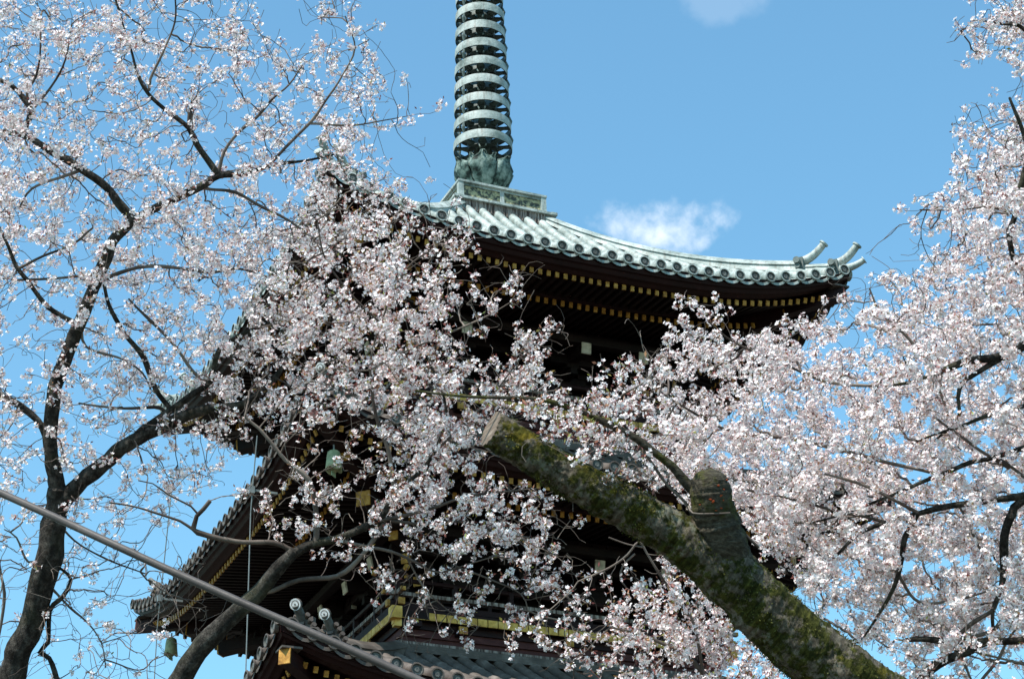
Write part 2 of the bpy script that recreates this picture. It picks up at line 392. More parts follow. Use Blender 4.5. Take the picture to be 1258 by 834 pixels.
        for hi, (d, dz, r_) in enumerate(horns):
            hb = MB(); hb.rot(q)
            b0 = hip(d, dz)
            if top:
                L = (.37, .35, .27)[hi]; hk = (1, 1.05, .35)[hi]
                pts = [b0+out_*(L*t)+np.array((0, 0, (.04*t+.19*t*t)*hk)) for t in np.linspace(-.25, 1, 9)]
                hb.tube(pts, np.linspace(r_*1.35, r_*.9, 9), 10, 0); hb.tube([pts[-1], pts[-1]+(pts[-1]-pts[-2])*.3], r_*1.25, 10, 0)
            else:
                pts = [b0+out_*(.24*t)+np.array((0, 0, -.06+.20*t-.02*t*t)) for t in np.linspace(-.2, 1, 6)]
                hb.tube(pts, r_*.86, 14, 2); dd = out_*.93-np.array((0, 0, .36)); tip = pts[-1]-dd*.03
                hb.tube([tip, tip+dd*.05], .074, 18, 0, True, 1); tip = tip+dd*.05
                hb.tube([tip, tip+dd*.003], .052, 16, 0, True, 0); hb.tube([tip, tip+dd*.006], .040, 16, 1, True, 1); hb.tube([tip, tip+dd*.009], .012, 8, 0, True, 0)
            ho = hb.build('ridge_horn', ['copper' if top else 'tile', 'tile_white', 'tile_disc'], ro); auto_smooth(ho)
            # demon tile block under the horn
            if hi < 2:
                ob = MB(); ob.rot(q)
                ax = np.array((1, -1, 0))/math.sqrt(2); c = hip(d, dz-.13)
                if top:
                    ob.box(c+out_*.02, (.03, .15, .14), 0, (out_, ax, (0, 0, 1)))
                    for sg in (-1, 1):
                        cc = c+ax*sg*.06+out_*-.03+np.array((0, 0, .05))
                        ob.tube([cc+ax*sg*.0, cc+ax*sg*.2], .055, 10, 0); cc = cc-np.array((0, 0, .09)); ob.tube([cc, cc+ax*sg*.17], .045, 8, 0)
                else:
                    ob.box(c+out_*.02, (.04, .15, .13), 0, (out_, ax, (0, 0, 1)))
                    for sg in (-1, 1):
                        for e in range(4):
                            cc = c+out_*.06+ax*sg*(.05+.045*e)+np.array((0, 0, .13-.07*e)); ob.tube([cc, cc+out_*.04+ax*sg*.05+np.array((0, 0, .02))], .032, 8, 0)
                    for e in range(5):
                        cc = c+out_*.08+np.array((0, 0, -.1+.05*e)); ob.box(cc, (.02, .07-.008*e, .018), 0, (out_, ax, (0, 0, 1)))
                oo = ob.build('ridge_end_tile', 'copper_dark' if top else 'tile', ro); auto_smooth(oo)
    # band of ridge tiles where the roof meets the storey above
    if not top:
        nb = MB()
        for q in range(4):
            nb.rot(q); zt = surf(0, rin)
            for e in range(4):
                d = rin+.10-.02*e; nb.box((0, -d, zt-.02+.045*e), (d+.02, .05, .018), 1 if e == 3 else 0)
        nb.build('ridge_band', ['tile', 'weathered'], ro)
    # ---------------- eaves: fascia, soffit, rafters
    ev = MB(); rf = MB()
    def zu(s, d, dz): return zoff+upt(s, d)*(.98)+dz
    es = np.linspace(-1, 1, 41)
    for q in range(4):
        ev.rot(q); rf.rot(q)
        P = [[(e*d, -d, zu(e*a, a, dz)) for e in es] for d, dz in ((a-.03, -.125), (a-.05, -.165), (a-.09, -.172), (a-.13, -.225), (a-.19, -.232), (a-.25, -.265), (a-.95, -.215))]
        ev.grid(P, 0)
        P = [[(e*d, -d, zu(e*a, a, dz)) for e in es] for d, dz in ((a-.93, -.20), (a-.95, -.32), (a-1.7, -.18))]
        ev.grid(P, 0)
        P = [[(e*d, -d, zu(e*a, a, dz)*(1) if j == 0 else zoff+dz) for e in es] for j, (d, dz) in enumerate(((a-1.65, -.185), (1.3, .2)))]
        ev.grid(P, 0)
        nr = int(round(2*(a-.4)/(PITCHT/2)))
        for i in range(nr):
            s = -(a-.42)+2*(a-.42)*i/(nr-1)
            # flying rafter
            d1 = a-.30; d0 = max(a-1.05, abs(s)+.06)
            if d0 < d1-.05:
                rf.beam((s, -d0, zu(s, d0+.3, -.24)), (s, -d1, zu(s, a-.1, -.305)), .052, .075, 0, 1)
            d1 = a-1.0; d0 = max(1.5, abs(s)+.06)
            if d0 < d1-.05:
                dd0 = d1-d0
                rf.beam((s, -d0, zu(s*.9, a-.2, -.35)*(1-dd0/3)+(zoff+.12)*dd0/3), (s, -d1, zu(s*.98, a-.2, -.355)), .052, .08, 0, 1)
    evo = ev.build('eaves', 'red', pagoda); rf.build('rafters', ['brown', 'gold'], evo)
    # hip rafters
    for q in range(4):
        hb = MB(); hb.rot(q)
        c1 = np.array((-(a-.10), -(a-.10), zoff+UP-.42)); c0 = np.array((-1.5, -1.5, zoff-.2))
        hb.beam(c0, c1, .15, .19, 0, 1 if k == 3 else 2)
        hb.beam(c0-np.array((0, 0, .12)), np.array((-(a-.78), -(a-.78), zoff+UP-.62)), .17, .2, 0, 1)
        hb.box(c1+np.array((.07, .07, .112)), (.13, .13, .013), 3)
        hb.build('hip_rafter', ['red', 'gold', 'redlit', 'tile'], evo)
    # ---------------- brackets
    wall = {5: 1.5, 4: 1.66, 3: 1.85, 2: 2.05, 1: 2.25}[k]
    cols = [-wall*.98, -wall*.33, wall*.33, wall*.98]
    for q in range(4):
        for ci, s in enumerate(cols):
            bk = MB(); bk.rot(q)
            for st in range(3):
                y = -(wall+.28*(st+1)); z = zoff-1.02+.2*st
                bk.beam((s, -(wall-.1), z), (s, y-.12, z), .11, .12, 0, None)
                bk.box((s, y, z+.1), (.10, .09, .05), 1)
                L = .36 if st < 2 else .30
                bk.box((s, y, z+.18), (L, .055, .055), 0)
                for e in (-1, 0, 1): bk.box((s+e*(L-.07), y, z+.27), (.075, .075, .045), 1)
                if st == 1 and ci in (1, 2): bk.box((s+(L+.006), y, z+.18), (.008, .04, .05), 2)
            # tail rafter with a white painted end
            bk.beam((s, -(wall+.2), zoff-.52), (s, -(2.62 if k > 3 else wall+1.0), zoff-.66), .15, .17, 0, 2)
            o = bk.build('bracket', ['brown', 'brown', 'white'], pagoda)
    for q in range(4):
        bk = MB(); bk.rot(q)
        for st in range(4):
            e = wall+.1+.3*(st+1); z = zoff-1.02+.2*st
            bk.beam((-wall, -wall, z), (-e, -e, z), .13, .14, 0, 2); bk.box((-e+.1, -e+.1, z+.11), (.12, .12, .05), 1)
            bk.box((-e+.1, -e+.1, z+.18), (.3, .05, .05), 0); bk.box((-e+.1, -e+.1, z+.18), (.05, .3, .051), 0)
        e = wall+1.45; e = wall+1.7; bk.beam((-wall, -wall, zoff-.25), (-e, -e, zoff-.44), .2, .2, 0, 2)
        bk.build('corner_bracket', ['brown', 'brown', 'gold'], pagoda)
    # purlins on the brackets
    pb = MB()
    for q in range(4):
        pb.rot(q)
        for st, dz in ((1, -1.0), (2, -.66), (3, -.43)):
            d = wall+.28*st; pb.box((0, -d, zoff+dz+.08), (d+.25, .05, .06), 0)
            for e in (-1, 1): pb.box((e*(d+.26), -d, zoff+dz+.08), (.01, .053, .063), 1)
        d = wall+1.02; pb.box((0, -d, zoff-.50), (d+.2, .07, .06), 0)
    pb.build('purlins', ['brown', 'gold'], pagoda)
    # ---------------- wall
    wb = MB(); zb = zoff-1.95 if k > 1 else .6
    for q in range(4):
        wb.rot(q); wb.box((0, -wall+.06, (zb+zoff+.0)/2), (wall-.06, .05, (zoff-zb)/2), 0)
        for s in cols: wb.tube([(s, -wall, zb), (s, -wall, zoff-1.05)], .11, 12, 1)
        for dz in (-1.12, -1.35): wb.box((0, -wall-.02, zoff+dz), (wall+.1, .06, .05), 1)
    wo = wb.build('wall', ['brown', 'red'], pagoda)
    for q in range(4):
        db = MB(); db.rot(q); zt = zoff-1.42; zl = zb+.1
        for e in (-1, 1): db.box((e*wall*.155, -wall+.0, (zt+zl)/2), (wall*.15, .02, (zt-zl)/2), 0); db.box((e*wall*.155, -wall-.025, (zt+zl)/2), (wall*.11, .008, (zt-zl)/2*.8), 1)
        db.build('door', ['redlit', 'brown'], wo)
        for sx in (-1, 1):
            db = MB(); db.rot(q); db.box((sx*wall*.655, -wall+.0, (zt+zl)/2), (wall*.22, .02, (zt-zl)/2*.8), 0)
            for e in range(9): db.box((sx*wall*.655+(-.5+e/8)*wall*.4, -wall-.025, (zt+zl)/2), (.012, .012, (zt-zl)/2*.78), 1)
            db.build('window', ['brown', 'red'], wo)
    # ---------------- balcony
    if k > 1:
        bh = wall+.96; zc = zoff-1.74
        bb = MB(); pn = MB()
        for q in range(4):
            bb.rot(q); pn.rot(q)
            bb.box((0, -(bh-.30), zc+.075), (bh-.0, .30, .02), 3)
            nc = int(2*bh/.155); g = 2*(bh-.06)/nc
            for i in range(nc+1):
                s = -(bh-.06)+i*g
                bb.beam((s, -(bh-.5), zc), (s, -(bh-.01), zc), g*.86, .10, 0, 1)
            # corner gold fittings
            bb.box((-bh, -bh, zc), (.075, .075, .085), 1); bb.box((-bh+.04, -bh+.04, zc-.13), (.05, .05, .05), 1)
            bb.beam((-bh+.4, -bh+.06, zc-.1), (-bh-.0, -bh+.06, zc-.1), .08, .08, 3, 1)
            hb2 = bh-.16
            pn.box((0, -hb2, zc-.10), (hb2+.03, .05, .05), 0)
            pn.box((0, -(hb2-.03), zc-.20), (hb2, .045, .052), 1)
            pn.box((0, -(hb2-.06), zc-.42), (hb2-.02, .04, .175), 2)
            for s in (-bh*.62, 0., bh*.62)[0:3]:
                pn.beam((s, -(hb2-.1), zc-.15), (s, -(hb2+.18), zc-.15), .12, .10, 0, 3)
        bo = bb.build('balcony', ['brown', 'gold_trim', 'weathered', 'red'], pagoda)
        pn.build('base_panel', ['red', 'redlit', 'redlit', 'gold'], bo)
        rb = MB()
        for q in range(4):
            rb.rot(q); e = bh-.06
            rb.box((0, -e, zc+.15), (e+.14, .04, .04), 2); rb.box((0, -e, zc+.31), (e+.2, .034, .026), 0)
            rb.tube([(-(e+.32), -e, zc+.56), (-(e+.16), -e, zc+.515), (0, -e, zc+.50), (e+.16, -e, zc+.515), (e+.32, -e, zc+.56)], .035, 8, 2)
            for sg in (-1, 1):
                rb.box((sg*(e+.15), -e, zc+.15), (.02, .045, .045), 1); rb.box((sg*(e+.21), -e, zc+.31), (.02, .035, .027), 1)
                rb.tube([(sg*(e+.32), -e, zc+.56), (sg*(e+.37), -e, zc+.575)], .042, 8, 1)
            for i in range(7):
                s = -e+2*e*i/6
                if i < 6: rb.box((s, -e, zc+.31), (.03, .035, .20), 2)
            for i in range(13): rb.box((-e+2*e*(i+.5)/13, -e, zc+.23), (.022, .022, .07), 2)
            
        rb.build('railing', ['weathered', 'gold', 'red'], bo)
for k in (5, 4, 3, 2, 1): build_storey(k)
# roban box, lotus and rings
def spire():
    z0 = OFF
    sb = MB()
    for q in range(4):
        sb.rot(q)
        sb.box((0, -.84, z0+2.60), (.87, .03, .10), 3)       # ribbed skirt
        for i in range(30): sb.box((-.82+1.64*i/29, -.875, z0+2.60), (.008, .008, .09), 3)
        sb.box((0, -.87, z0+2.715), (.93, .05, .022), 0)
        sb.box((0, -.70, z0+2.91), (.70, .04, .165), 2)
        for s in (-.745, 0, .745): sb.box((s, -.745 if s else -.742, z0+2.91), (.045 if s else .035, .045 if s else .02, .168), 0)
        for dz in (-.145, .145): sb.box((0, -.742, z0+2.91+dz), (.70, .018, .02), 0)
        sb.box((0, -.40, z0+3.095), (.80, .40, .02), 0)
        sb.T = None
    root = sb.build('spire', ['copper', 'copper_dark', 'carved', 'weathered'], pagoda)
    d = MB(); d.lathe((0, 0, z0), [(.56, 3.10), (.55, 3.15), (.47, 3.24), (.30, 3.34), (.2, 3.42), (.14, 3.46)], 32, 0)
    o = d.build('dome_base', 'copper', root, True)
    # lotus petals
    for ring, (n, r0, r1, zb, zt, wd, ph) in enumerate(((6, .22, .47, 3.36, 4.0, .46, .1), (6, .16, .38, 3.40, 4.02, .36, .1+math.pi/6))):
        for i in range(n):
            p = MB(); an = ph+i*2*math.pi/n; ca, sa = math.cos(an), math.sin(an)
            P = []
            for u in np.linspace(0, 1, 11):
                r = r0+(r1-r0)*min(1, 1.5*u)**.7+(.05*math.sin(u*math.pi) if u < .9 else 0)+(.06*(u-.8)*5 if u > .8 else 0); z = zb+(zt-zb)*u**.95
                wv = wd*(.35+.65*math.sin(min(1, u*1.25+.1)*math.pi/2))*(1 if u < .72 else max(.12, math.cos((u-.72)/.28*math.pi/2)))
                row = []
                for v in np.linspace(-1, 1, 9):
                    rr_ = r-.07*v*v+.03*math.cos(v*9)*u; tt = v*wv*.5+.012*math.sin(u*23+v*7+i)
                    row.append((rr_*ca-tt*sa, rr_*sa+tt*ca, z0+z+.02*math.sin(v*8+i)))
                P.append(row)
            p.grid(P, 0); po = p.build('lotus_petal', 'copper_mid', root, True)
            sm = po.modifiers.new('s', 'SOLIDIFY'); sm.thickness = .02
    # shaft with collars
    sh = MB(); pr = [(.15, 3.4)]
    zr = [4.34+.383*i for i in range(9)]
    for z in zr: pr += [(.085, z-.16), (.085, z-.08), (.12, z-.06), (.13, z), (.12, z+.06), (.085, z+.09), (.125, z+.12), (.11, z+.17)]
    pr += [(.09, 7.7), (.07, 9.6), (.0, 9.65)]
    pr = sorted(pr, key=lambda x: x[1]); sh.lathe((0, 0, z0), pr, 20, 0)
    sh.build('shaft', 'copper_mid', root, True)
    for i, z in enumerate(zr):
        r = .505-.0105*i; b = MB()
        b.lathe((0, 0, z0), [(r, z-.08), (r+.006, z), (r, z+.08)], 56, 0); b.lathe((0, 0, z0), [(r, z+.08), (r-.015, z+.081), (r-.012, z), (r-.015, z-.081), (r, z-.08)], 56, 1)  # inner faces in the dark copper, shade inside the ring put into the colour
        # inner band and flat spokes below
        b.lathe((0, 0, z0), [(.27, z-.06), (.27, z+.05), (.255, z+.05), (.255, z-.06), (.27, z-.06)], 28, 1)
        for e in range(8):
            an = e*math.pi/4+.35; c = np.array((math.cos(an), math.sin(an), 0)); t = np.array((-c[1], c[0], 0)); zz = np.array((0, 0, 1.))
            P = [[c*rr_+t*w_*sg+zz*(z0+z+dz) for sg in (-1, 1)] for rr_, w_, dz in ((.12, .03, -.03), (.26, .075, -.035), (.36, .035, -.015), (r-.015, .05, -.01))]
            P = np.array(P); b.grid(P, 1); b.grid(P+np.array((0, 0, .03)), 1)
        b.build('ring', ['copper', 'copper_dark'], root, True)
        if i < 8:   # small strap bells between two rings
            for an in (-.25, 2.1, 3.6):
                st = MB(); c = np.array((math.cos(an), math.sin(an), 0))
                st.tube([c*(r-.01)+np.array((0, 0, z0+z+.09)), c*(r+.004)+np.array((0, 0, z0+z+.19)), c*(r-.018)+np.array((0, 0, z0+z+.29))], np.array([.018, .034, .016]), 6, 0)
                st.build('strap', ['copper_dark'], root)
    # water-flame finial above the rings
    for i in range(4):
        b = MB(); an = i*math.pi/2+.3; ca, sa = math.cos(an), math.sin(an)
        outl = [(.08, 7.85), (.35, 7.95), (.45, 8.25), (.36, 8.6), (.42, 8.8), (.22, 9.1), (.1, 9.4), (.08, 8.9), (.2, 8.5), (.1, 8.2)]
        V = [(x*ca-s*sa*.015, x*sa+s*ca*.015, z0+z) for s in (-1, 1) for x, z in outl]; n = len(outl)
        b.add(V, [tuple(range(n)), tuple(range(2*n-1, n-1, -1))]+[(j, (j+1) % n, n+(j+1) % n, n+j) for j in range(n)], 0)
        b.build('flame_plate', 'copper', root)
    b = MB(); b.lathe((0, 0, z0), [(.001, 9.5), (.13, 9.55), (.16, 9.66), (.1, 9.8), (.03, 9.9), (.001, 10.0)], 16, 0); b.build('jewel', 'copper', root, True)
spire()
b = MB()
b.box((0, 0, .3), (3.6, 3.6, .3), 0); b.box((0, 0, .13), (4.1, 4.1, .13), 0); b.build('stone_base', 'stone', pagoda)

# wind bells under the corners of the fourth roof
def bell(name, label, x, y, ztop):
    t = thing(name, label, 'wind bell', (x, y, ztop), 'wind bells under the pagoda eaves')
    b = MB(); b.tube([(x, y, ztop+.06), (x, y, ztop-.04)], .012, 6, 0); b.build('hook', 'wire', t)
    b = MB(); k = 24
    pr = [(.001, 0), (.05, -.005), (.07, -.02), (.08, -.08), (.085, -.16), (.10, -.25)]
    ang = np.arange(k)*2*math.pi/k; V = []
    for r, z in pr:
        sc_ = np.abs(np.cos(2*ang)) if z < -.2 else 0
        V.append(np.stack([x+r*np.cos(ang), y+r*np.sin(ang), ztop-.04+z-(.045*sc_ if z < -.2 else 0)*np.ones(k)], 1))
    b.add(np.concatenate(V), [(i*k+j, i*k+(j+1) % k, (i+1)*k+(j+1) % k, (i+1)*k+j) for i in range(len(pr)-1) for j in range(k)], 0)
    o = b.build('bell_body', 'bell', t, True); s = o.modifiers.new('s', 'SOLIDIFY'); s.thickness = .015
    b = MB(); b.tube([(x, y, ztop-.1), (x, y, ztop-.34)], .008, 6, 0); b.box((x, y, ztop-.37), (.06, .005, .03), 0, ((.7, .7, 0), (-.7, .7, 0), (0, 0, 1)))
    b.build('clapper', 'bell', t)
z4 = OFF-DZ+UP-.62
bell('wind_bell', 'bronze wind bell hanging against the sky under the far left roof corner', -4.02, 4.02, z4-.06)
bell('wind_bell', 'pale green wind bell hanging before dark eaves at the near corner of the pagoda', -4.02, -4.02, z4-.06)

# ------------------------------------------------------------------ wires and cable
def ray_plane_x(px, py, x):
    d = at(px, py, 1.)-CAM; return CAM+d*((x-CAM[0])/d[0])
def wire(label, top, px, py, group='lightning conductor wires'):
    T = ray_plane_x(*top, -4.85); P = ray_plane_x(px, py, -4.85)
    t = thing('conductor_wire', label, 'wire', (T[0], T[1], 0), group)
    mid = P
    zs = np.linspace(T[2], 0, 30); b = MB(); pts = [(T[0], T[1]+(P[1]-T[1])*min(1.3, (T[2]-z)/(T[2]-P[2])), z) for z in zs]
    b.tube(pts, .0085, 6, 0); b.build('wire', 'wire', t)
    b = MB(); b.beam((-4.5, P[1], P[2]), (-4.87, P[1], P[2]), .03, .03, 0); b.box((-4.86, P[1], P[2]), (.035, .035, .05), 0); b.build('wire_clip', 'wire', t)
wire('thin grey vertical wire clipped to the eave right of the gap, nearer the pagoda corner', (316, 535), 310, 602)
wire('thin grey vertical wire against the sky at the left tip of the tiled roof', (212, 590), 197, 735)
cp = [(-300, 480), (-120, 552), (0, 605), (67, 635), (134, 666), (201, 697), (268, 727), (336, 757), (420, 793), (514, 835), (640, 892), (820, 972)]
cd = [10.2, 9.7, 9.4, 9.2, 9.0, 8.9, 8.8, 8.7, 8.6, 8.5, 8.4, 8.3]
b = MB(); pts = np.array([at(x, y, d) for (x, y), d in zip(cp, cd)])
tt = np.linspace(0, len(pts)-1, 60); pts = np.stack([np.interp(tt, range(len(pts)), pts[:, i]) for i in range(3)], 1)
b.tube(pts, .0168, 14, 0); o = b.build('cable', 'cable', None, True)
tag(o, 'thick grey-brown cable running diagonally across the lower left in front of everything', 'cable')

# ------------------------------------------------------------------ cherry trees
def catmull(P, step):
    P = np.asarray(P, float); out_ = []
    Q = np.vstack([2*P[0]-P[1], P, 2*P[-1]-P[-2]])
    for i in range(1, len(Q)-2):
        L = np.linalg.norm(Q[i+1, :3]-Q[i, :3]); n = max(1, int(L/step))
        for t in np.arange(n)/n:
            out_.append(.5*((2*Q[i])+(-Q[i-1]+Q[i+1])*t+(2*Q[i-1]-5*Q[i]+4*Q[i+1]-Q[i+2])*t*t+(-Q[i-1]+3*Q[i]-3*Q[i+1]+Q[i+2])*t**3))
    out_.append(P[-1]); return np.array(out_)
def limb_mesh(mb, C, k, rough=.09, mi=0, seed=0, fine=0.):
    "C: n x 4 (xyz, radius). bark-lumpy tube with rounded end"
    pts, rad = C[:, :3], C[:, 3]
    t = np.gradient(pts, axis=0); t /= np.linalg.norm(t, axis=1)[:, None]+1e-12
    u = np.cross(t[0], [0.3, .2, 1.]); V = []; ang = np.arange(k)*2*math.pi/k
    for i in range(len(pts)):
        u = u-t[i]*(u@t[i]); u /= np.linalg.norm(u); v = np.cross(t[i], u)
        ring = np.cos(ang)[:, None]*u+np.sin(ang)[:, None]*v
        r = []
        for a_ in ring:
            q = Vector(pts[i]+a_*rad[i])*1.0
            n1 = mnoise.noise(q*2.4/max(.12, 2.2*rad[i])*.35+Vector((seed, 0, 0)))
            n2 = mnoise.noise(q*14+Vector((0, seed, 0)))
            dr = rad[i]*rough*(n1*1.6+n2*.6)
            if fine: dr += fine*(mnoise.noise(q*45)+.6*mnoise.noise(q*95))*(.4+.9*max(0, mnoise.noise(q*9)+.35))
            r.append(rad[i]+dr)
        V.append(pts[i]+ring*np.array(r)[:, None])
    V = np.concatenate(V); n = len(pts)
    mb.add(V, [(i*k+j, i*k+(j+1) % k, (i+1)*k+(j+1) % k, (i+1)*k+j) for i in range(n-1) for j in range(k)], mi)
    e = len(V); mb.add(np.vstack([V[-k:], pts[-1]+t[-1]*rad[-1]*.5]), [(j, (j+1) % k, k) for j in range(k)], mi)
WS = [1.]
def px_limb(pl, dep, step, jit=0.):
    "pl: (px, py, width_px[, depth offset]) -> n x 4"
    P = []
    for q in pl:
        d = dep+(q[3] if len(q) > 3 else 0)
        P.append([*at(q[0], q[1], d), q[2]*WS[0]/2*d/FOC])
    return catmull(P, step)
def grow(skel_pts, attr, step=.07, kill=.11, iters=160, seed=1, wig=.16):
    "space colonisation from the traced limbs towards the flowering tips"
    g = np.random.default_rng(seed)
    pos = [p for p in skel_pts]; par = [-1]*len(pos); depth = []
    P = np.array(pos)
    near = np.zeros(len(attr), int); nd = np.full(len(attr), 1e9)
    for c in range(0, len(P), 400):
        D = np.linalg.norm(attr[:, None]-P[None, c:c+400], axis=2); j = D.argmin(1); dm = D[np.arange(len(attr)), j]
        b_ = dm < nd; nd[b_] = dm[b_]; near[b_] = j[b_]+c
    alive = nd > kill
    fro = {}
    for it in range(iters):
        idx = np.where(alive)[0]
        if not len(idx): break
        nn, inv = np.unique(near[idx], return_inverse=True)
        A = np.array(pos)[nn] if it == 0 else P[nn]
        v = attr[idx]-A[inv]; wgt = 1/(np.linalg.norm(v, axis=1)+.05); v = v*(wgt/ (np.linalg.norm(v, axis=1)+1e-9))[:, None]
        S = np.zeros((len(nn), 3)); np.add.at(S, inv, v)
        S /= np.linalg.norm(S, axis=1)[:, None]+1e-9
        # keep some of the parent's direction, plus wander
        pd = np.zeros_like(S); pr = np.array([par[i] for i in nn]); ok = pr >= 0
        pd[ok] = P[nn[ok]]-P[pr[ok]]; pd /= np.linalg.norm(pd, axis=1)[:, None]+1e-9
        d = S+.75*pd+g.normal(0, wig, S.shape); d /= np.linalg.norm(d, axis=1)[:, None]+1e-9
        new = P[nn]+d*step*g.uniform(.8, 1.2, (len(nn), 1))
        base = len(P); P = np.vstack([P, new]); par.extend(nn.tolist())
        D = np.linalg.norm(attr[idx][:, None]-new[None], axis=2); j = D.argmin(1); dm = D[np.arange(len(idx)), j]
        b_ = dm < nd[idx]; ii = idx[b_]; nd[ii] = dm[b_]; near[ii] = j[b_]+base
        alive[idx] = nd[idx] > kill
        stuck = (nd[idx] < kill*2.2) & (g.random(len(idx)) < .06); alive[idx[stuck]] = False
    return P, np.array(par)
def twig_mesh(P, par, n0, rtip, name, parent, matname, rcap=None):
    n = len(P); cnt = np.zeros(n); ch = np.zeros(n, int)
    for i in range(n0, n): ch[par[i]] += 1
    for i in range(n-1, n0-1, -1):
        if ch[i] == 0: cnt[i] += 1
        cnt[par[i]] += cnt[i]
    r = rtip*np.maximum(cnt, 1)**.42
    if rcap: r = np.minimum(r, rcap)
    e = np.arange(n0, n); A = P[par[e]]; B = P[e]; d = B-A; d /= np.linalg.norm(d, axis=1)[:, None]+1e-9
    pdv = np.zeros_like(P); pdv[e] = d
    isside = par[e] < n0
    dA = np.where((~isside)[:, None], pdv[par[e]], d)
    rA = np.minimum(r[par[e]], r[e]*1.25); rB = r[e]; k = 4
    def frame(t):
        u = np.cross(t, np.array([.31, .2, .93])); u /= np.linalg.norm(u, axis=1)[:, None]+1e-9
        return u, np.cross(t, u)
    uA, vA = frame(dA+1e-6); uB, vB = frame(d)
    ang = np.arange(k)*2*math.pi/k
    RA = A[:, None]+rA[:, None, None]*(np.cos(ang)[None, :, None]*uA[:, None]+np.sin(ang)[None, :, None]*vA[:, None])
    RB = B[:, None]+rB[:, None, None]*(np.cos(ang)[None, :, None]*uB[:, None]+np.sin(ang)[None, :, None]*vB[:, None])
    V = np.concatenate([RA, RB], 1).reshape(-1, 3)
    m_ = len(e); base = (np.arange(m_)*2*k)[:, None, None]
    q = np.array([[j, (j+1) % k, k+(j+1) % k, k+j] for j in range(k)])[None]
    F = (base+q).reshape(-1, 4)
    o = fast_mesh(name, V, F, parent, [matname], None, True)
    return r, ch, o
def fast_mesh(name, V, F, parent, mats, mi=None, smooth=False):
    me = bpy.data.meshes.new(name); V = V-np.array(world_loc(parent))
    me.vertices.add(len(V)); me.vertices.foreach_set('co', V.astype(np.float32).ravel())
    me.loops.add(F.size); me.loops.foreach_set('vertex_index', F.astype(np.int32).ravel())
    me.polygons.add(len(F)); me.polygons.foreach_set('loop_start', np.arange(len(F), dtype=np.int32)*F.shape[1])
    for q in mats: me.materials.append(M[q])
    if mi is not None: me.polygons.foreach_set('material_index', mi.astype(np.int32))
    if smooth: me.polygons.foreach_set('use_smooth', np.ones(len(F), bool))
    me.update(calc_edges=True)
    o = bpy.data.objects.new(name, me); COL.objects.link(o); o.parent = parent; return o
def unit(v): return v/(np.linalg.norm(v, axis=-1, keepdims=True)+1e-9)
def blossoms(cent, outd, parent, seed, leafy=.5, size=.0175, nfl=(7, 14)):
    "clusters of five-petalled flowers: every petal a cupped quad, with calyx, buds and bronze young leaves"
    g = np.random.default_rng(seed)
    nf = g.integers(nfl[0], nfl[1], len(cent)); idx = np.repeat(np.arange(len(cent)), nf); m_ = len(idx)
    dirs = unit(g.normal(0, 1, (m_, 3))*.9+outd[idx]*.5+np.array([0, 0, -.12]))
    pos = cent[idx]+dirs*g.uniform(.022, .05, (m_, 1))*(size/.0175)
    u = unit(np.cross(dirs, unit(g.normal(0, 1, (m_, 3))))); v = np.cross(dirs, u)
    sz = size*g.uniform(.82, 1.15, m_)
    openn = g.uniform(.25, .8, m_)[:, None]               # how far the flower is open
    V = []; 
    for p in range(5):
        a0 = p*2*math.pi/5+g.uniform(-.08, .08, m_)
        def pt(a_, r_, h_): return pos+(np.cos(a_)[:, None]*u+np.sin(a_)[:, None]*v)*(sz*r_)[:, None]+dirs*(sz[:, None]*h_)
        w_ = .56
        V.append(np.stack([pt(a0, .04, 0*openn), pt(a0-w_, .72, .30*openn+.05), pt(a0, 1.02, .62*openn+.1), pt(a0+w_, .72, .30*openn+.05)], 1))
    V = np.stack(V, 1).reshape(-1, 3)
    F = np.arange(len(V)).reshape(-1, 4); mi = np.zeros(len(F), int)
    # calyx / stalk: dark red kite from the spur to the flower
    side = unit(np.cross(dirs, g.normal(0, 1, (m_, 3))))
    st = np.stack([cent[idx], pos-dirs*.006+side*.0028, pos+dirs*.001, pos-dirs*.006-side*.0028], 1).reshape(-1, 3)
    # young leaves and buds
    nl = g.binomial(4, leafy, len(cent)); li = np.repeat(np.arange(len(cent)), nl); k_ = len(li)
    ld = unit(g.normal(0, 1, (k_, 3))+outd[li]*.8+np.array([0, 0, .2])); ls = unit(np.cross(ld, g.normal(0, 1, (k_, 3))))
    L = g.uniform(.016, .036, (k_, 1)); b0 = cent[li]+ld*g.uniform(.01, .035, (k_, 1))
    lf = np.stack([b0, b0+ld*L*.5+ls*L*.22, b0+ld*L, b0+ld*L*.5-ls*L*.22], 1).reshape(-1, 3)
    n1 = len(V); V = np.vstack([V, st, lf]); F = np.arange(len(V)).reshape(-1, 4)
    mi = np.zeros(len(F), int); mi[n1//4:] = 1
    return fast_mesh('blossoms', V, F, parent, ['petal', 'calyx'], mi)
def sample_map(rows, c0, n, dep, spread, seed, bias=None):
    "attractors spread through the crown's volume where the map of the crown is filled"
    g = np.random.default_rng(seed); D = np.zeros((21, 34))
    for j, r in rows.items():
        for i, ch in enumerate(r): 
            if ch.isdigit() and 0 <= c0+i < 34: D[j, c0+i] = int(ch)
    return D
def dens(D, x, y):
    fx = np.clip(x/42-.5, 0, D.shape[1]-1.001); fy = np.clip(y/40-.5, 0, 19.999)
    i = fx.astype(int); j = fy.astype(int); a_ = fx-i; b_ = fy-j
    return (D[j, i]*(1-a_)*(1-b_)+D[j, i+1]*a_*(1-b_)+D[j+1, i]*(1-a_)*b_+D[j+1, i+1]*a_*b_)
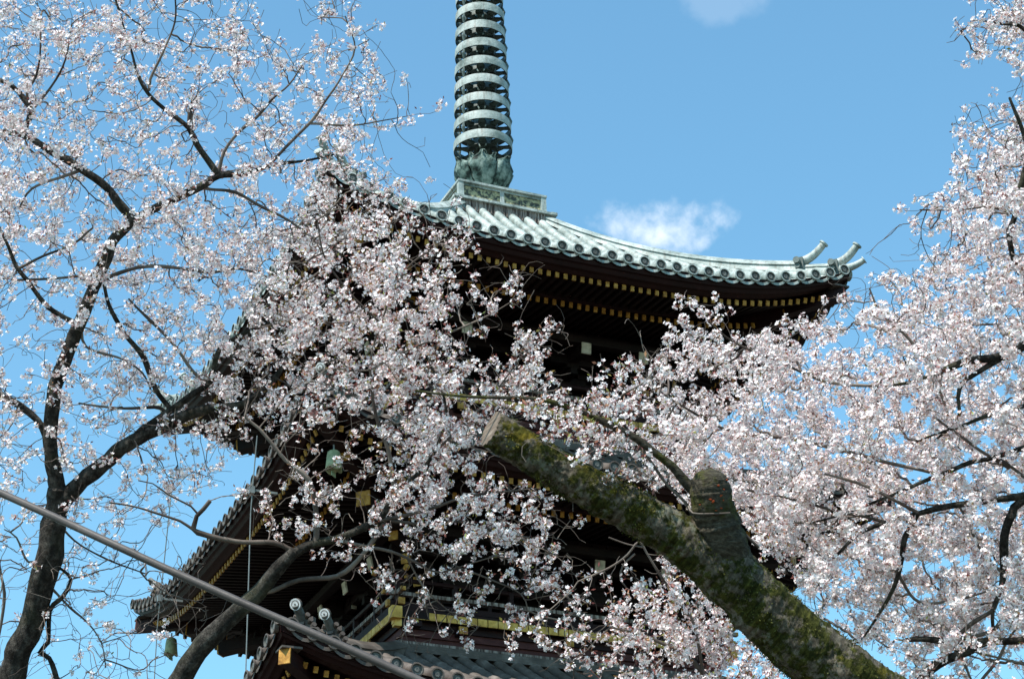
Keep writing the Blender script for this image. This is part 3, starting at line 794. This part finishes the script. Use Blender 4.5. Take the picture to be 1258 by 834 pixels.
def attractors(D, n, dep, spread, seed, pw=1.0, x0=-20, x1=1300):
    g = np.random.default_rng(seed); out_ = []
    while len(out_) < n:
        x = g.uniform(x0, x1, 4000); y = g.uniform(-25, 860, 4000); d = dens(D, x, y)
        k = (g.random(4000) < (d/9)**pw) & (d > .25)
        for X, Y in zip(x[k], y[k]):
            out_.append(at(X, Y, dep+g.normal(0, 1)*spread))
    return np.array(out_[:n])
def cherry(name, label, base, limbs, dep, D, Dt, nattr, spread, seed, trunk=None, sprays=(), rtip=.0024, leafy=.5, per=2.2, extra_sk=(), dfun=None, step=.07, kill=.1, size=.0152, barkmat='bark', back=.45, nfl=(7, 14)):
    t = thing(name, label, 'tree', base)
    sk = []
    for li, (pl, kind) in enumerate(limbs):
        C = px_limb(pl, dep, .05)
        C[:, :3] += .0
        for i in range(1, len(C)-1):          # natural small kinks
            q = Vector(C[i, :3]*1.7); C[i, :3] += np.array(mnoise.noise_vector(q*1.8))*min(.03, .35*C[i, 3]+.006)
        b = MB(); k = 16 if C[:, 3].max() > .05 else (10 if C[:, 3].max() > .025 else 7)
        limb_mesh(b, C, k, .11, 0, li)
        b.build(kind, barkmat if C[:, 3].max() > .02 else 'twig', t, True)
        if kind != 'trunk': sk.append(C[::2, :3])
    for C in extra_sk: sk.append(C)
    skp = np.concatenate(sk)
    forced = []
    att = attractors(Dt, nattr, dep+back*spread, spread, seed)
    if len(sprays):
        g = np.random.default_rng(seed+5)
        for sp in sprays:
            C = px_limb([(x, y, 4) for x, y in sp], dep+g.uniform(-.15, .15), .05)
            att = np.vstack([att, C[:, :3]]); forced.append(C[:, :3])
    P, par = grow(skp, att, step, kill, 200, seed)
    n0 = len(skp)
    r, ch, o = twig_mesh(P, par, n0, rtip, 'twigs', t, 'twig')
    # flower clusters sit along the young wood
    g = np.random.default_rng(seed+9)
    idx = np.arange(n0, len(P)); idx = idx[r[idx] < rtip*3.0]
    X, Y = to_px(P[idx]); pr = np.clip(dens(D, X, Y)/9, 0, 1)
    cnt = g.poisson(pr**1.15*per); 
    # a spray shows bunched: whole stretches of twig bare, others crowded
    bun = np.array([mnoise.noise(Vector(p*2.6)) for p in P[idx]])
    cnt = g.poisson(np.clip(pr**1.25*per*.62*(1+1.7*bun), 0, 9))
    ii = np.repeat(idx, cnt)
    cpos = P[ii]+g.normal(0, .022, (len(ii), 3)); dd = unit(P[ii]-P[par[ii]])
    if forced:
        fc = np.concatenate(forced); fc = np.repeat(fc, g.poisson(.55, len(fc)), axis=0); cpos = np.vstack([cpos, fc+g.normal(0, .02, fc.shape)]); dd = np.vstack([dd, unit(g.normal(0, 1, fc.shape))])
    print(name, 'nodes', len(P), 'clusters', len(ii))
    blossoms(cpos, dd, t, seed+3, leafy, size, nfl)
    return t

def grid_map(txt, c0=0):
    D = np.zeros((21, 34))
    for j, r in enumerate(txt.strip().split('\n')):
        for i, ch in enumerate(r.strip()):
            if ch.isdigit(): D[j, i+c0] = int(ch)
        if i+c0 == 29: D[j, 30:] = D[j, 29]
    return D
LMAP = grid_map("""
5655534103100
6767555414400
5546554534520
7535454545531
7735553545400
7745664554300
6646676778730
6566677887300
4455677883000
4443667883000
4345556873000
3446355663000
5454444452000
4454333200000
4234552000000
3123310000000
2111000000000
1111100000000
1011100000000
0111100000000
0111000000000
""")
LTW = LMAP.copy(); 
for j, r in {14: "43455500", 15: "46444200", 16: "56643100", 17: "46665410", 18: "35665520", 19: "24544300", 20: "24443000"}.items():
    for i, ch in enumerate(r): LTW[j, i] = max(LTW[j, i], int(ch)*.95)
CMAP = grid_map("""
00000000000000000000
00000000000000000000
00000000000000000000
00000000000000000000
00000000000000000000
00000000010000000000
00000000024441000000
00000002588864000000
00000001588963120000
00000002588985410000
00000001258883061000
00000002358887681000
00000001257799820000
00000000234598200000
00000000231698300000
00000003563877762000
00000000134456651000
00000000001344465000
00000000000243013100
00000000000121002100
00000000000000000000
""")
RMAP = grid_map("""
000000000000026
000000000000037
000000000000000
000000000000025
000000000000048
000000000000159
000000000002489
000000000000379
000000000123689
000003000456889
000036675568888
000247888888987
000467788999998
000288999999999
000378999999999
000005999999999
000000099999999
000000006999999
000000003799999
000000000568975
000000000005625
""", 15)
MMAP = grid_map("""
00000000
00000000
00000000
00000000
00000000
00000000
00000000
00000000
00000000
00000000
00010000
00240000
57640000
07741000
00330000
00000000
00000000
00016520
01268860
51488885
02378888
""", 15)

# left tree ------------------------------------------------------
T_ = 'trunk'; L_ = 'limb'
def ground_base(px, py, dep, dx=0, dy=0):
    p = at(px, py, dep); return np.array([p[0]+dx, p[1]+dy, 0.])
left_limbs = [
 ([(-60, 1700, 62), (-40, 1300, 56), (-18, 980, 50), (8, 850, 44), (36, 770, 42), (58, 690, 42), (70, 630, 40), (72, 600, 34)], T_),
 ([(76, 625, 30), (68, 590, 27), (60, 548, 23), (67, 488, 23), (79, 441, 22), (101, 391, 21), (117, 347, 20), (129, 320, 20), (138, 297, 18), (161, 270, 16), (144, 248, 14), (128, 228, 14), (101, 208, 13), (67, 188, 12), (27, 166, 9), (-30, 158, 7)], L_),
 ([(158, 275, 14), (178, 262, 13), (215, 245, 12), (248, 228, 12), (268, 215, 11), (302, 213, 8), (336, 203, 7), (376, 198, 4), (410, 190, 3)], L_),
 ([(268, 215, 10), (258, 201, 10), (242, 178, 10), (232, 158, 9), (201, 134, 7), (181, 114, 6), (168, 91, 5), (161, 60, 4), (149, 27, 4), (139, -8, 3)], L_),
 ([(232, 160, 7), (233, 142, 7), (236, 126, 5)], L_),
 ([(183, 112, 5), (184, 97, 5), (201, 64, 4), (215, 27, 3), (215, -6, 3)], 'branch'),
 ([(268, 213, 7), (275, 188, 6), (292, 164, 5), (315, 144, 5), (336, 121, 4), (356, 104, 3), (372, 80, 2)], 'branch'),
 ([(330, 205, 5), (352, 181, 5), (383, 148, 5), (399, 124, 4), (420, 94, 3), (436, 60, 3), (424, 20, 2)], 'branch'),
 ([(380, 152, 4), (430, 154, 3), (470, 148, 2), (500, 143, 1.2)], 'branch'),
 ([(245, 230, 6), (258, 232, 5), (289, 235, 5), (322, 255, 5), (366, 279, 4), (410, 320, 3)], 'branch'),
 ([(27, 166, 7), (38, 138, 11), (30, 124, 11), (15, 107, 8), (-20, 90, 7)], L_),
 ([(38, 138, 6), (33, 115, 5), (44, 94, 4), (50, 64, 3), (50, 20, 3)], 'branch'),
 ([(38, 138, 5), (64, 104, 4), (80, 74, 3), (88, 30, 2)], 'branch'),
 ([(101, 208, 6), (77, 218, 5), (40, 232, 4), (24, 255, 3)], 'branch'),
 ([(72, 622, 30), (80, 611, 28), (101, 592, 26), (134, 565, 25), (158, 545, 24), (218, 515, 20), (255, 504, 16), (292, 498, 13), (312, 488, 12), (339, 463, 9), (352, 435, 7), (350, 410, 5), (322, 392, 5)], L_),
 ([(165, 540, 16), (175, 528, 13), (208, 505, 12), (235, 485, 11), (258, 468, 10), (265, 438, 9), (279, 421, 7), (336, 394, 6), (369, 381, 6), (420, 372, 4)], L_),
 ([(212, 505, 8), (191, 478, 9), (175, 438, 9), (151, 408, 8), (134, 374, 7), (128, 350, 6)], L_),
 ([(258, 468, 7), (238, 458, 6), (215, 424, 5), (181, 391, 5), (158, 367, 3)], 'branch'),
 ([(206, 507, 6), (195, 500, 6), (144, 501, 4), (97, 495, 3)], 'branch'),
 ([(103, 393, 10), (94, 397, 9), (60, 377, 8), (34, 344, 7), (20, 327, 7), (7, 297, 5), (-8, 265, 4)], L_),
 ([(22, 330, 5), (54, 314, 4), (91, 300, 4), (114, 280, 3)], 'branch'),
 ([(125, 345, 8), (134, 340, 7), (168, 329, 6), (208, 327, 6), (255, 334, 5), (295, 330, 4), (340, 345, 3)], 'branch'),
 ([(117, 345, 6), (111, 339, 5), (67, 342, 4), (20, 344, 4)], 'branch'),
 ([(-60, 470, 13), (0, 488, 12), (20, 495, 12), (47, 518, 12), (58, 545, 12)], L_),
 ([(80, 870, 9), (70, 834, 9), (60, 809, 8), (48, 801, 8), (58, 789, 7), (60, 749, 8), (77, 732, 8), (87, 712, 6), (70, 695, 4)], L_),
 ([(-6, 800, 5), (2, 760, 5), (5, 728, 5), (0, 698, 4), (-4, 650, 3)], 'branch'),
 ([(101, 388, 5), (105, 425, 4), (150, 440, 4), (175, 458, 3), (185, 478, 3)], 'branch'),
 ([(62, 720, 4), (85, 745, 4), (108, 765, 3), (125, 790, 2), (130, 820, 2)], 'branch'),
 ([(60, 680, 4), (35, 690, 4), (20, 660, 3), (5, 650, 2)], 'branch'),
 ([(78, 650, 4), (100, 670, 3), (140, 690, 3), (180, 705, 2)], 'branch'),
]
sprL = [[(376, 198), (440, 205), (490, 214), (532, 216)], [(500, 146), (525, 138), (548, 126)], [(395, 80), (430, 40), (430, 8)], [(420, 94), (470, 100), (498, 95)], [(380, 30), (395, 60), (410, 75)],
        [(280, 40), (292, 35), (300, 18)], [(320, 60), (322, 42), (324, 40)], [(190, 600), (240, 580), (270, 570)], [(90, 740), (120, 770), (128, 815)], [(110, 760), (150, 780), (170, 810)]]
WS[0] = .76
cherry('cherry_tree', 'dark cherry tree at the far left whose forked trunk spreads pale blossoms over the sky', at(-62, 1700, 17)*np.array([1, 1, 0]), left_limbs, 17., LMAP, LTW, 5200, 1.0, 21, sprays=sprL, leafy=.5, per=1.3, size=.0168, step=.065, kill=.085, rtip=.0022, nfl=(4, 10))

# centre tree ----------------------------------------------------
WS[0] = .8
c_limbs = [
 ([(40, 1750, 44), (80, 1400, 40), (130, 1080, 36), (190, 890, 33), (222, 832, 33), (242, 802, 32), (268, 772, 31), (295, 745, 28), (322, 722, 25), (342, 698, 23), (362, 677, 19)], T_),
 ([(355, 683, 17), (375, 670, 15), (389, 665, 14), (414, 661, 12), (440, 651, 12), (467, 638, 11), (481, 612, 8), (494, 598, 7), (521, 575, 6), (540, 540, 5), (548, 500, 4), (530, 450, 3)], L_),
 ([(362, 677, 8), (336, 666, 8), (289, 665, 8), (255, 658, 9), (238, 650, 9), (242, 634, 7), (250, 625, 7), (258, 615, 7)], L_),
 ([(240, 652, 5), (222, 640, 4), (208, 635, 4), (168, 623, 3), (134, 617, 3)], 'branch'),
 ([(244, 632, 4), (235, 622, 3), (208, 608, 3), (188, 594, 2), (170, 590, 2)], 'branch'),
 ([(388, 668, 9), (388, 640, 8), (386, 614, 8), (380, 590, 8), (373, 581, 8), (351, 564, 6), (338, 548, 6), (319, 525, 5), (301, 512, 4)], L_),
 ([(318, 728, 9), (336, 725, 8), (369, 712, 8), (414, 708, 8), (440, 688, 8), (461, 661, 7), (471, 643, 6)], L_),
 ([(414, 663, 6), (447, 670, 5), (481, 678, 5), (514, 692, 4), (538, 702, 3), (585, 690, 2), (620, 680, 2)], 'branch'),
 ([(465, 640, 7), (497, 634, 6), (531, 624, 5), (568, 611, 4), (615, 604, 3), (660, 600, 2)], 'branch'),
 ([(480, 640, 5), (520, 645, 4), (560, 640, 4), (600, 650, 3), (650, 660, 2)], 'branch'),
 ([(485, 608, 6), (478, 560, 6), (462, 510, 5), (455, 450, 4), (470, 390, 3), (500, 330, 3), (540, 300, 2)], L_),
 ([(530, 560, 4), (570, 520, 4), (600, 490, 3), (640, 440, 2), (672, 405, 2)], 'branch'),
 ([(470, 400, 4), (430, 360, 3), (400, 320, 3), (390, 270, 2)], 'branch'),
 ([(452, 455, 4), (500, 430, 4), (550, 410, 3), (590, 392, 3), (615, 378, 2), (638, 364, 2)], 'branch'),
 ([(500, 685, 3), (520, 720, 3), (545, 745, 2), (570, 765, 2)], 'branch'),
 ([(560, 695, 3), (600, 710, 3), (640, 730, 2), (650, 760, 2)], 'branch'),
]
sprC = [[(590, 392), (615, 378), (642, 362)], [(640, 470), (655, 440), (668, 410), (680, 395)], [(625, 470), (635, 430), (642, 402)], [(650, 700), (690, 712), (712, 708)], [(640, 645), (690, 640), (712, 640)],
        [(620, 620), (650, 605), (692, 612)], [(640, 670), (665, 668), (692, 672)], [(540, 700), (570, 725), (600, 745)], [(590, 715), (625, 745), (665, 770)], [(480, 700), (470, 720), (462, 745)], [(560, 745), (575, 770), (572, 790)],
        [(530, 350), (560, 310), (575, 285)], [(470, 245), (490, 225), (505, 215)], [(560, 640), (600, 670), (640, 690)], [(600, 415), (605, 403), (598, 398)], [(380, 620), (420, 600), (425, 605)]]
cherry('cherry_tree', 'slender cherry tree leaning from the bottom edge with dense blossoms covering the pagoda front', at(40, 1750, 14)*np.array([1, 1, 0]), c_limbs, 14., CMAP**1.12*9/9**1.12, CMAP, 3600, .6, 33, sprays=sprC, leafy=.9, per=.82, step=.055, kill=.07, rtip=.002, nfl=(5, 11), size=.0148)

# right tree -----------------------------------------------------
WS[0] = 1.
r_limbs = [
 ([(1560, 1500, 120), (1520, 1100, 110), (1480, 800, 100), (1450, 600, 80), (1430, 440, 60), (1420, 330, 40)], T_),
 ([(1430, 360, 20), (1340, 380, 16), (1258, 424, 14), (1233, 438, 12), (1196, 443, 10), (1172, 451, 9), (1149, 460, 7), (1125, 468, 5), (1090, 475, 3)], L_),
 ([(1228, 441, 8), (1196, 461, 6), (1182, 471, 6), (1177, 488, 5), (1177, 515, 4), (1150, 540, 3)], L_),
 ([(1149, 460, 5), (1132, 434, 4), (1105, 404, 4), (1082, 384, 3), (1068, 354, 2)], 'branch'),
 ([(1145, 461, 5), (1157, 485, 4), (1165, 510, 3)], 'branch'),
 ([(1425, 420, 16), (1330, 470, 10), (1253, 500, 6), (1209, 512, 5), (1176, 525, 4), (1159, 530, 3), (1120, 545, 2)], L_),
 ([(1152, 515, 3), (1179, 535, 4), (1203, 552, 4), (1240, 575, 4)], 'branch'),
 ([(1425, 300, 14), (1330, 260, 10), (1275, 220, 8), (1262, 180, 6), (1253, 150, 5), (1240, 120, 3)], L_),
 ([(1262, 200, 8), (1256, 228, 8), (1246, 270, 7), (1240, 283, 7), (1246, 317, 6), (1253, 337, 6)], L_),
 ([(1246, 262, 5), (1215, 255, 3), (1180, 258, 2), (1130, 258, 2)], 'branch'),
 ([(1440, 560, 18), (1340, 590, 12), (1258, 608, 9), (1212, 615, 8), (1172, 621, 8), (1129, 631, 7), (1092, 641, 6), (1056, 656, 5), (1034, 675, 4), (1019, 693, 3), (1000, 730, 2)], L_),
 ([(1128, 631, 6), (1112, 660, 7), (1106, 693, 6), (1096, 726, 5), (1079, 756, 4), (1056, 789, 2)], L_),
 ([(1129, 631, 5), (1096, 613, 4), (1059, 595, 4), (1013, 582, 3)], 'branch'),
 ([(1420, 470, 14), (1310, 530, 8), (1225, 560, 6), (1192, 567, 6), (1159, 582, 5), (1132, 593, 5), (1109, 603, 4), (1039, 630, 3), (990, 645, 2)], L_),
 ([(1222, 560, 4), (1245, 575, 4), (1275, 600, 4)], 'branch'),
 ([(1440, 600, 14), (1320, 600, 12), (1254, 616, 10), (1244, 632, 11), (1235, 660, 11), (1234, 699, 10), (1229, 723, 6), (1220, 749, 5), (1220, 773, 4)], L_),
 ([(1230, 702, 4), (1202, 670, 3), (1179, 623, 3)], 'branch'),
 ([(1460, 760, 16), (1330, 778, 12), (1250, 787, 10), (1208, 788, 11), (1193, 796, 11), (1173, 804, 11), (1152, 814, 12), (1132, 836, 11), (1110, 880, 8)], L_),
 ([(1112, 786, 6), (1140, 785, 8), (1165, 787, 9), (1180, 786, 9), (1208, 787, 7)], L_),
 ([(1160, 792, 4), (1168, 788, 5), (1193, 767, 6), (1221, 749, 5), (1226, 730, 4)], L_),
 ([(1172, 786, 4), (1218, 776, 5), (1238, 759, 5), (1290, 762, 5)], 'branch'),
 ([(1170, 794, 3), (1183, 811, 4), (1195, 838, 3)], 'branch'),
 ([(1205, 836, 4), (1226, 809, 4), (1238, 786, 3), (1258, 760, 3)], 'branch'),
 ([(1193, 798, 4), (1240, 812, 3), (1290, 825, 3)], 'branch'),
 ([(1420, 340, 10), (1310, 120, 6), (1262, 40, 5), (1230, 30, 3), (1205, 25, 2)], L_),
 ([(1100, 700, 4), (1130, 740, 4), (1180, 735, 3), (1215, 725, 2)], 'branch'),
 ([(1092, 475, 4), (1020, 470, 4), (960, 445, 3), (900, 420, 3), (870, 395, 2)], 'branch'),
 ([(1160, 585, 4), (1060, 560, 5), (980, 540, 5), (900, 530, 4), (840, 500, 3), (800, 470, 2)], 'branch'),
 ([(1090, 642, 4), (1020, 625, 4), (960, 610, 3), (910, 600, 3)], 'branch'),
]
sprR = [[(870, 440), (850, 410), (838, 385)], [(905, 420), (890, 390), (882, 370)], [(1080, 390), (1070, 362), (1055, 350)], [(1110, 262), (1105, 258), (1104, 255)], [(1215, 200), (1195, 150), (1175, 138)], [(1235, 150), (1228, 125), (1222, 112)],
        [(1200, 215), (1180, 200), (1172, 170)], [(1230, 75), (1205, 50), (1182, 30)], [(1180, 330), (1150, 330), (1125, 342)], [(800, 490), (785, 470), (772, 458)], [(1000, 410), (985, 400), (1002, 402)], [(1040, 470), (1030, 440), (1010, 440)], [(960, 430), (985, 412), (1003, 398)], [(1235, 20), (1205, 8), (1190, 3)], [(1255, 60), (1232, 65), (1230, 78)]]
cherry('cherry_tree', 'bright white blossoming cherry tree filling the right side with black crooked branches', at(1560, 1500, 16)*np.array([1, 1, 0]), r_limbs, 16., RMAP, RMAP, 7200, 1.5, 55, sprays=sprR, leafy=.6, per=1.45, step=.07, kill=.095, size=.0165, back=1.3)

# mossy sawn tree in front ----------------------------------------
def mossy():
    dep = 11.
    base = at(1500, 2200, 12.5)*np.array([1, 1, 0])
    t = thing('cherry_tree', 'old mossy cherry limb sawn off at its end, with a rounded stub carrying orange fungus', 'tree', base)
    WS[0] = .89
    main = [(1500, 2200, 190, 1.5), (1420, 1700, 180, 1.2), (1300, 1250, 150, .8), (1200, 1000, 122, .4), (1120, 900, 106, .2), (1060, 850, 96), (1005, 808, 91), (955, 765, 87), (912, 722, 82), (870, 685, 75), (825, 655, 66), (770, 624, 60), (710, 592, 56), (650, 556, 54), (604, 526, 51)]
    b = MB(); C = px_limb(main, dep, .011)
    # slice end at an angle
    limb_mesh(b, C, 110, .05, 0, 3.3, .013)
    V = b.v[0]; k = 110; n = len(C)
    axd = unit(C[-1, :3]-C[-12, :3]); 
    # shear the last rings to make the oblique saw cut (top of the cut reaches further)
    nrm = unit(axd*1.0 - CY*.05 + CX*-.12-CD*.3)
    for i in range(n-14, n):
        f = (i-(n-14))/13.
        ring = V[i*k:(i+1)*k]; off = ring-C[i, :3]; h = -(off@nrm)/(axd@nrm)
        V[i*k:(i+1)*k] = ring+axd*(h[:, None])*f
    b.v = b.v[:1]; b.f = b.f[:(n-1)*k]; b.m = b.m[:(n-1)*k]; b.n = len(V)
    o = b.build('trunk', 'moss', t, True)
    # cushions of moss standing proud of the bark
    g = np.random.default_rng(5); sel = []
    nf_ = (n-1)*k
    for vi in g.integers(int(n*.2)*k, (n-6)*k, 60000):
        q = Vector(V[vi]); 
        if mnoise.noise(q*5.5)+.5*mnoise.noise(q*17) > .16 and (V[vi]-C[vi//k, :3])@CD < .06: sel.append(vi)
    sel = np.array(sel[:15000]); bp = V[sel]; nn_ = unit(bp-C[sel//k, :3])
    bp = bp+g.normal(0, .005, bp.shape); sd = unit(np.cross(nn_, g.normal(0, 1, bp.shape))); up_ = unit(nn_+g.normal(0, .6, bp.shape)); h_ = g.uniform(.006, .016, (len(sel), 1))
    MV = np.stack([bp-sd*.0035, bp+up_*h_*.6+sd*.004, bp+up_*h_, bp+up_*h_*.5-sd*.004], 1).reshape(-1, 3)
    mo = fast_mesh('moss', MV, np.arange(len(MV)).reshape(-1, 4), t, ['moss_tuft']); mo['kind'] = 'stuff'
    c = V[-k:].mean(0); P = []
    for r_ in (1.0, .985, .9, .7, .4, .1, .001):
        P.append(c+(V[-k:]-c)*r_+(nrm*.004 if r_ < .99 else 0)); 
    P = np.array(P); P = np.concatenate([P, P[:, :1]], 1)
    e = MB(); e.grid(P, 0); e.build('sawn_face', 'sawn', t)
    st = [(910, 716, 62, .08), (897, 690, 66, .02), (886, 662, 65, -.03), (880, 638, 62, -.04), (875, 618, 58, -.05), (873, 602, 56, -.05), (872, 592, 51, -.05), (872, 584, 42, -.05), (872, 579, 29, -.05), (872, 576, 12, -.05)]
    b = MB(); C = px_limb(st, dep, .009); limb_mesh(b, C, 72, .06, 0, 8.1, .008); b.build('stub', 'stub', t, True)
    # bracket fungi
    for (x, y, s) in ((893, 589, 3.4), (884, 596, 4), (886, 609, 4), (872, 613, 4), (877, 616, 4.5), (888, 614, 4), (886, 624, 3.5), (860, 620, 2.5), (889, 601, 2.6), (880, 627, 2.5)):
        f = MB(); c = at(x, y, dep-.05-.115*math.sqrt(max(.05, 1-((x-871)/29)**2))); r_ = s*dep/FOC*.36
        for e in range(3):
            cc = c+CX*r_*rnd.uniform(-1, 1)+CY*r_*rnd.uniform(-.6, .6)
            f.lathe(cc, [(r_*.1, r_*.5), (r_*.8, r_*.3), (r_*1.1, 0), (r_*.7, -r_*.25), (r_*.1, -r_*.5)], 9, 0)
        f.build('fungus', 'fungus', t)
    limbs = [
     ([(862, 605, 20), (848, 598, 17), (837, 586, 14), (826, 573, 12), (803, 555, 11), (784, 540, 11), (760, 527, 11), (733, 514, 10), (719, 507, 8), (675, 493, 7), (644, 489, 6), (598, 488, 5), (560, 486, 4), (510, 480, 3)], L_),
     ([(853, 640, 4), (842, 617, 4), (822, 598, 4), (805, 575, 4), (784, 544, 4), (765, 520, 3)], 'branch'),
     ([(897, 630, 2.5, -.16), (870, 631, 2.5, -.16), (851, 630, 2.5, -.15), (846, 622, 3, -.1)], 'branch'),
     ([(898, 640, 7), (910, 652, 6), (932, 672, 4)], 'branch'),
     ([(733, 514, 4), (750, 500, 3), (765, 485, 3), (790, 470, 2), (806, 452, 2)], 'branch'),
     ([(960, 900, 10, .8), (900, 850, 8, .8), (864, 826, 7, .8), (848, 808, 6, .8), (814, 790, 5, .8), (787, 779, 4, .8), (750, 770, 3, .8)], L_),
     ([(864, 826, 5, .8), (850, 760, 4, .8), (820, 720, 4, .8), (795, 680, 3, .8), (785, 665, 3, .8), (771, 681, 3, .8), (754, 694, 3, .8), (734, 704, 3, .8), (710, 714, 2, .8)], 'branch'),
     ([(790, 672, 3, .8), (770, 668, 2, .8), (748, 660, 2, .8)], 'branch'),
     ([(780, 680, 2.5, .8), (765, 695, 2.5, .8), (762, 712, 2.5, .8), (770, 722, 2, .8)], 'branch'),
    ]
    sk = []
    for li, (pl, kind) in enumerate(limbs):
        C = px_limb(pl, dep, .03); b = MB(); limb_mesh(b, C, 10, .1, 0, li); b.build(kind, 'stub' if li == 0 else 'twig', t, True); sk.append(C[::2, :3])
    skA = np.concatenate(sk[:5]); skB = np.concatenate(sk[5:])
    n = 0
    for tag_, skp, ylo, yhi, nat, dd, seed in (('a', skA, 0, 10+4.9*40, 330, 0, 4), ('b', skB, 640, 900, 620, .8, 6)):
        D = MMAP.copy()
        if tag_ == 'a': D[15:] = 0
        else: D[:16] = 0
        att = attractors(D, nat, dep+dd+.1, .28, seed)
        P, par = grow(skp, att, .045, .06, 200, seed); n0 = len(skp)
        r, ch, o = twig_mesh(P, par, n0, .0017, 'twigs', t, 'twig')
        g = np.random.default_rng(seed); idx = np.arange(n0, len(P)); X, Y = to_px(P[idx]); pr = np.clip(dens(D, X, Y)/9, 0, 1)
        cnt = g.poisson(pr*(.9 if tag_ == 'a' else 1.5)); ii = np.repeat(idx, cnt)
        cp_ = P[ii]+g.normal(0, .014, (len(ii), 3))
        print('mossy', tag_, len(P), len(ii))
        blossoms(cp_, unit(P[ii]-P[par[ii]]), t, seed+2, .85 if tag_ == 'a' else .45, .0135, (3, 7))
mossy()
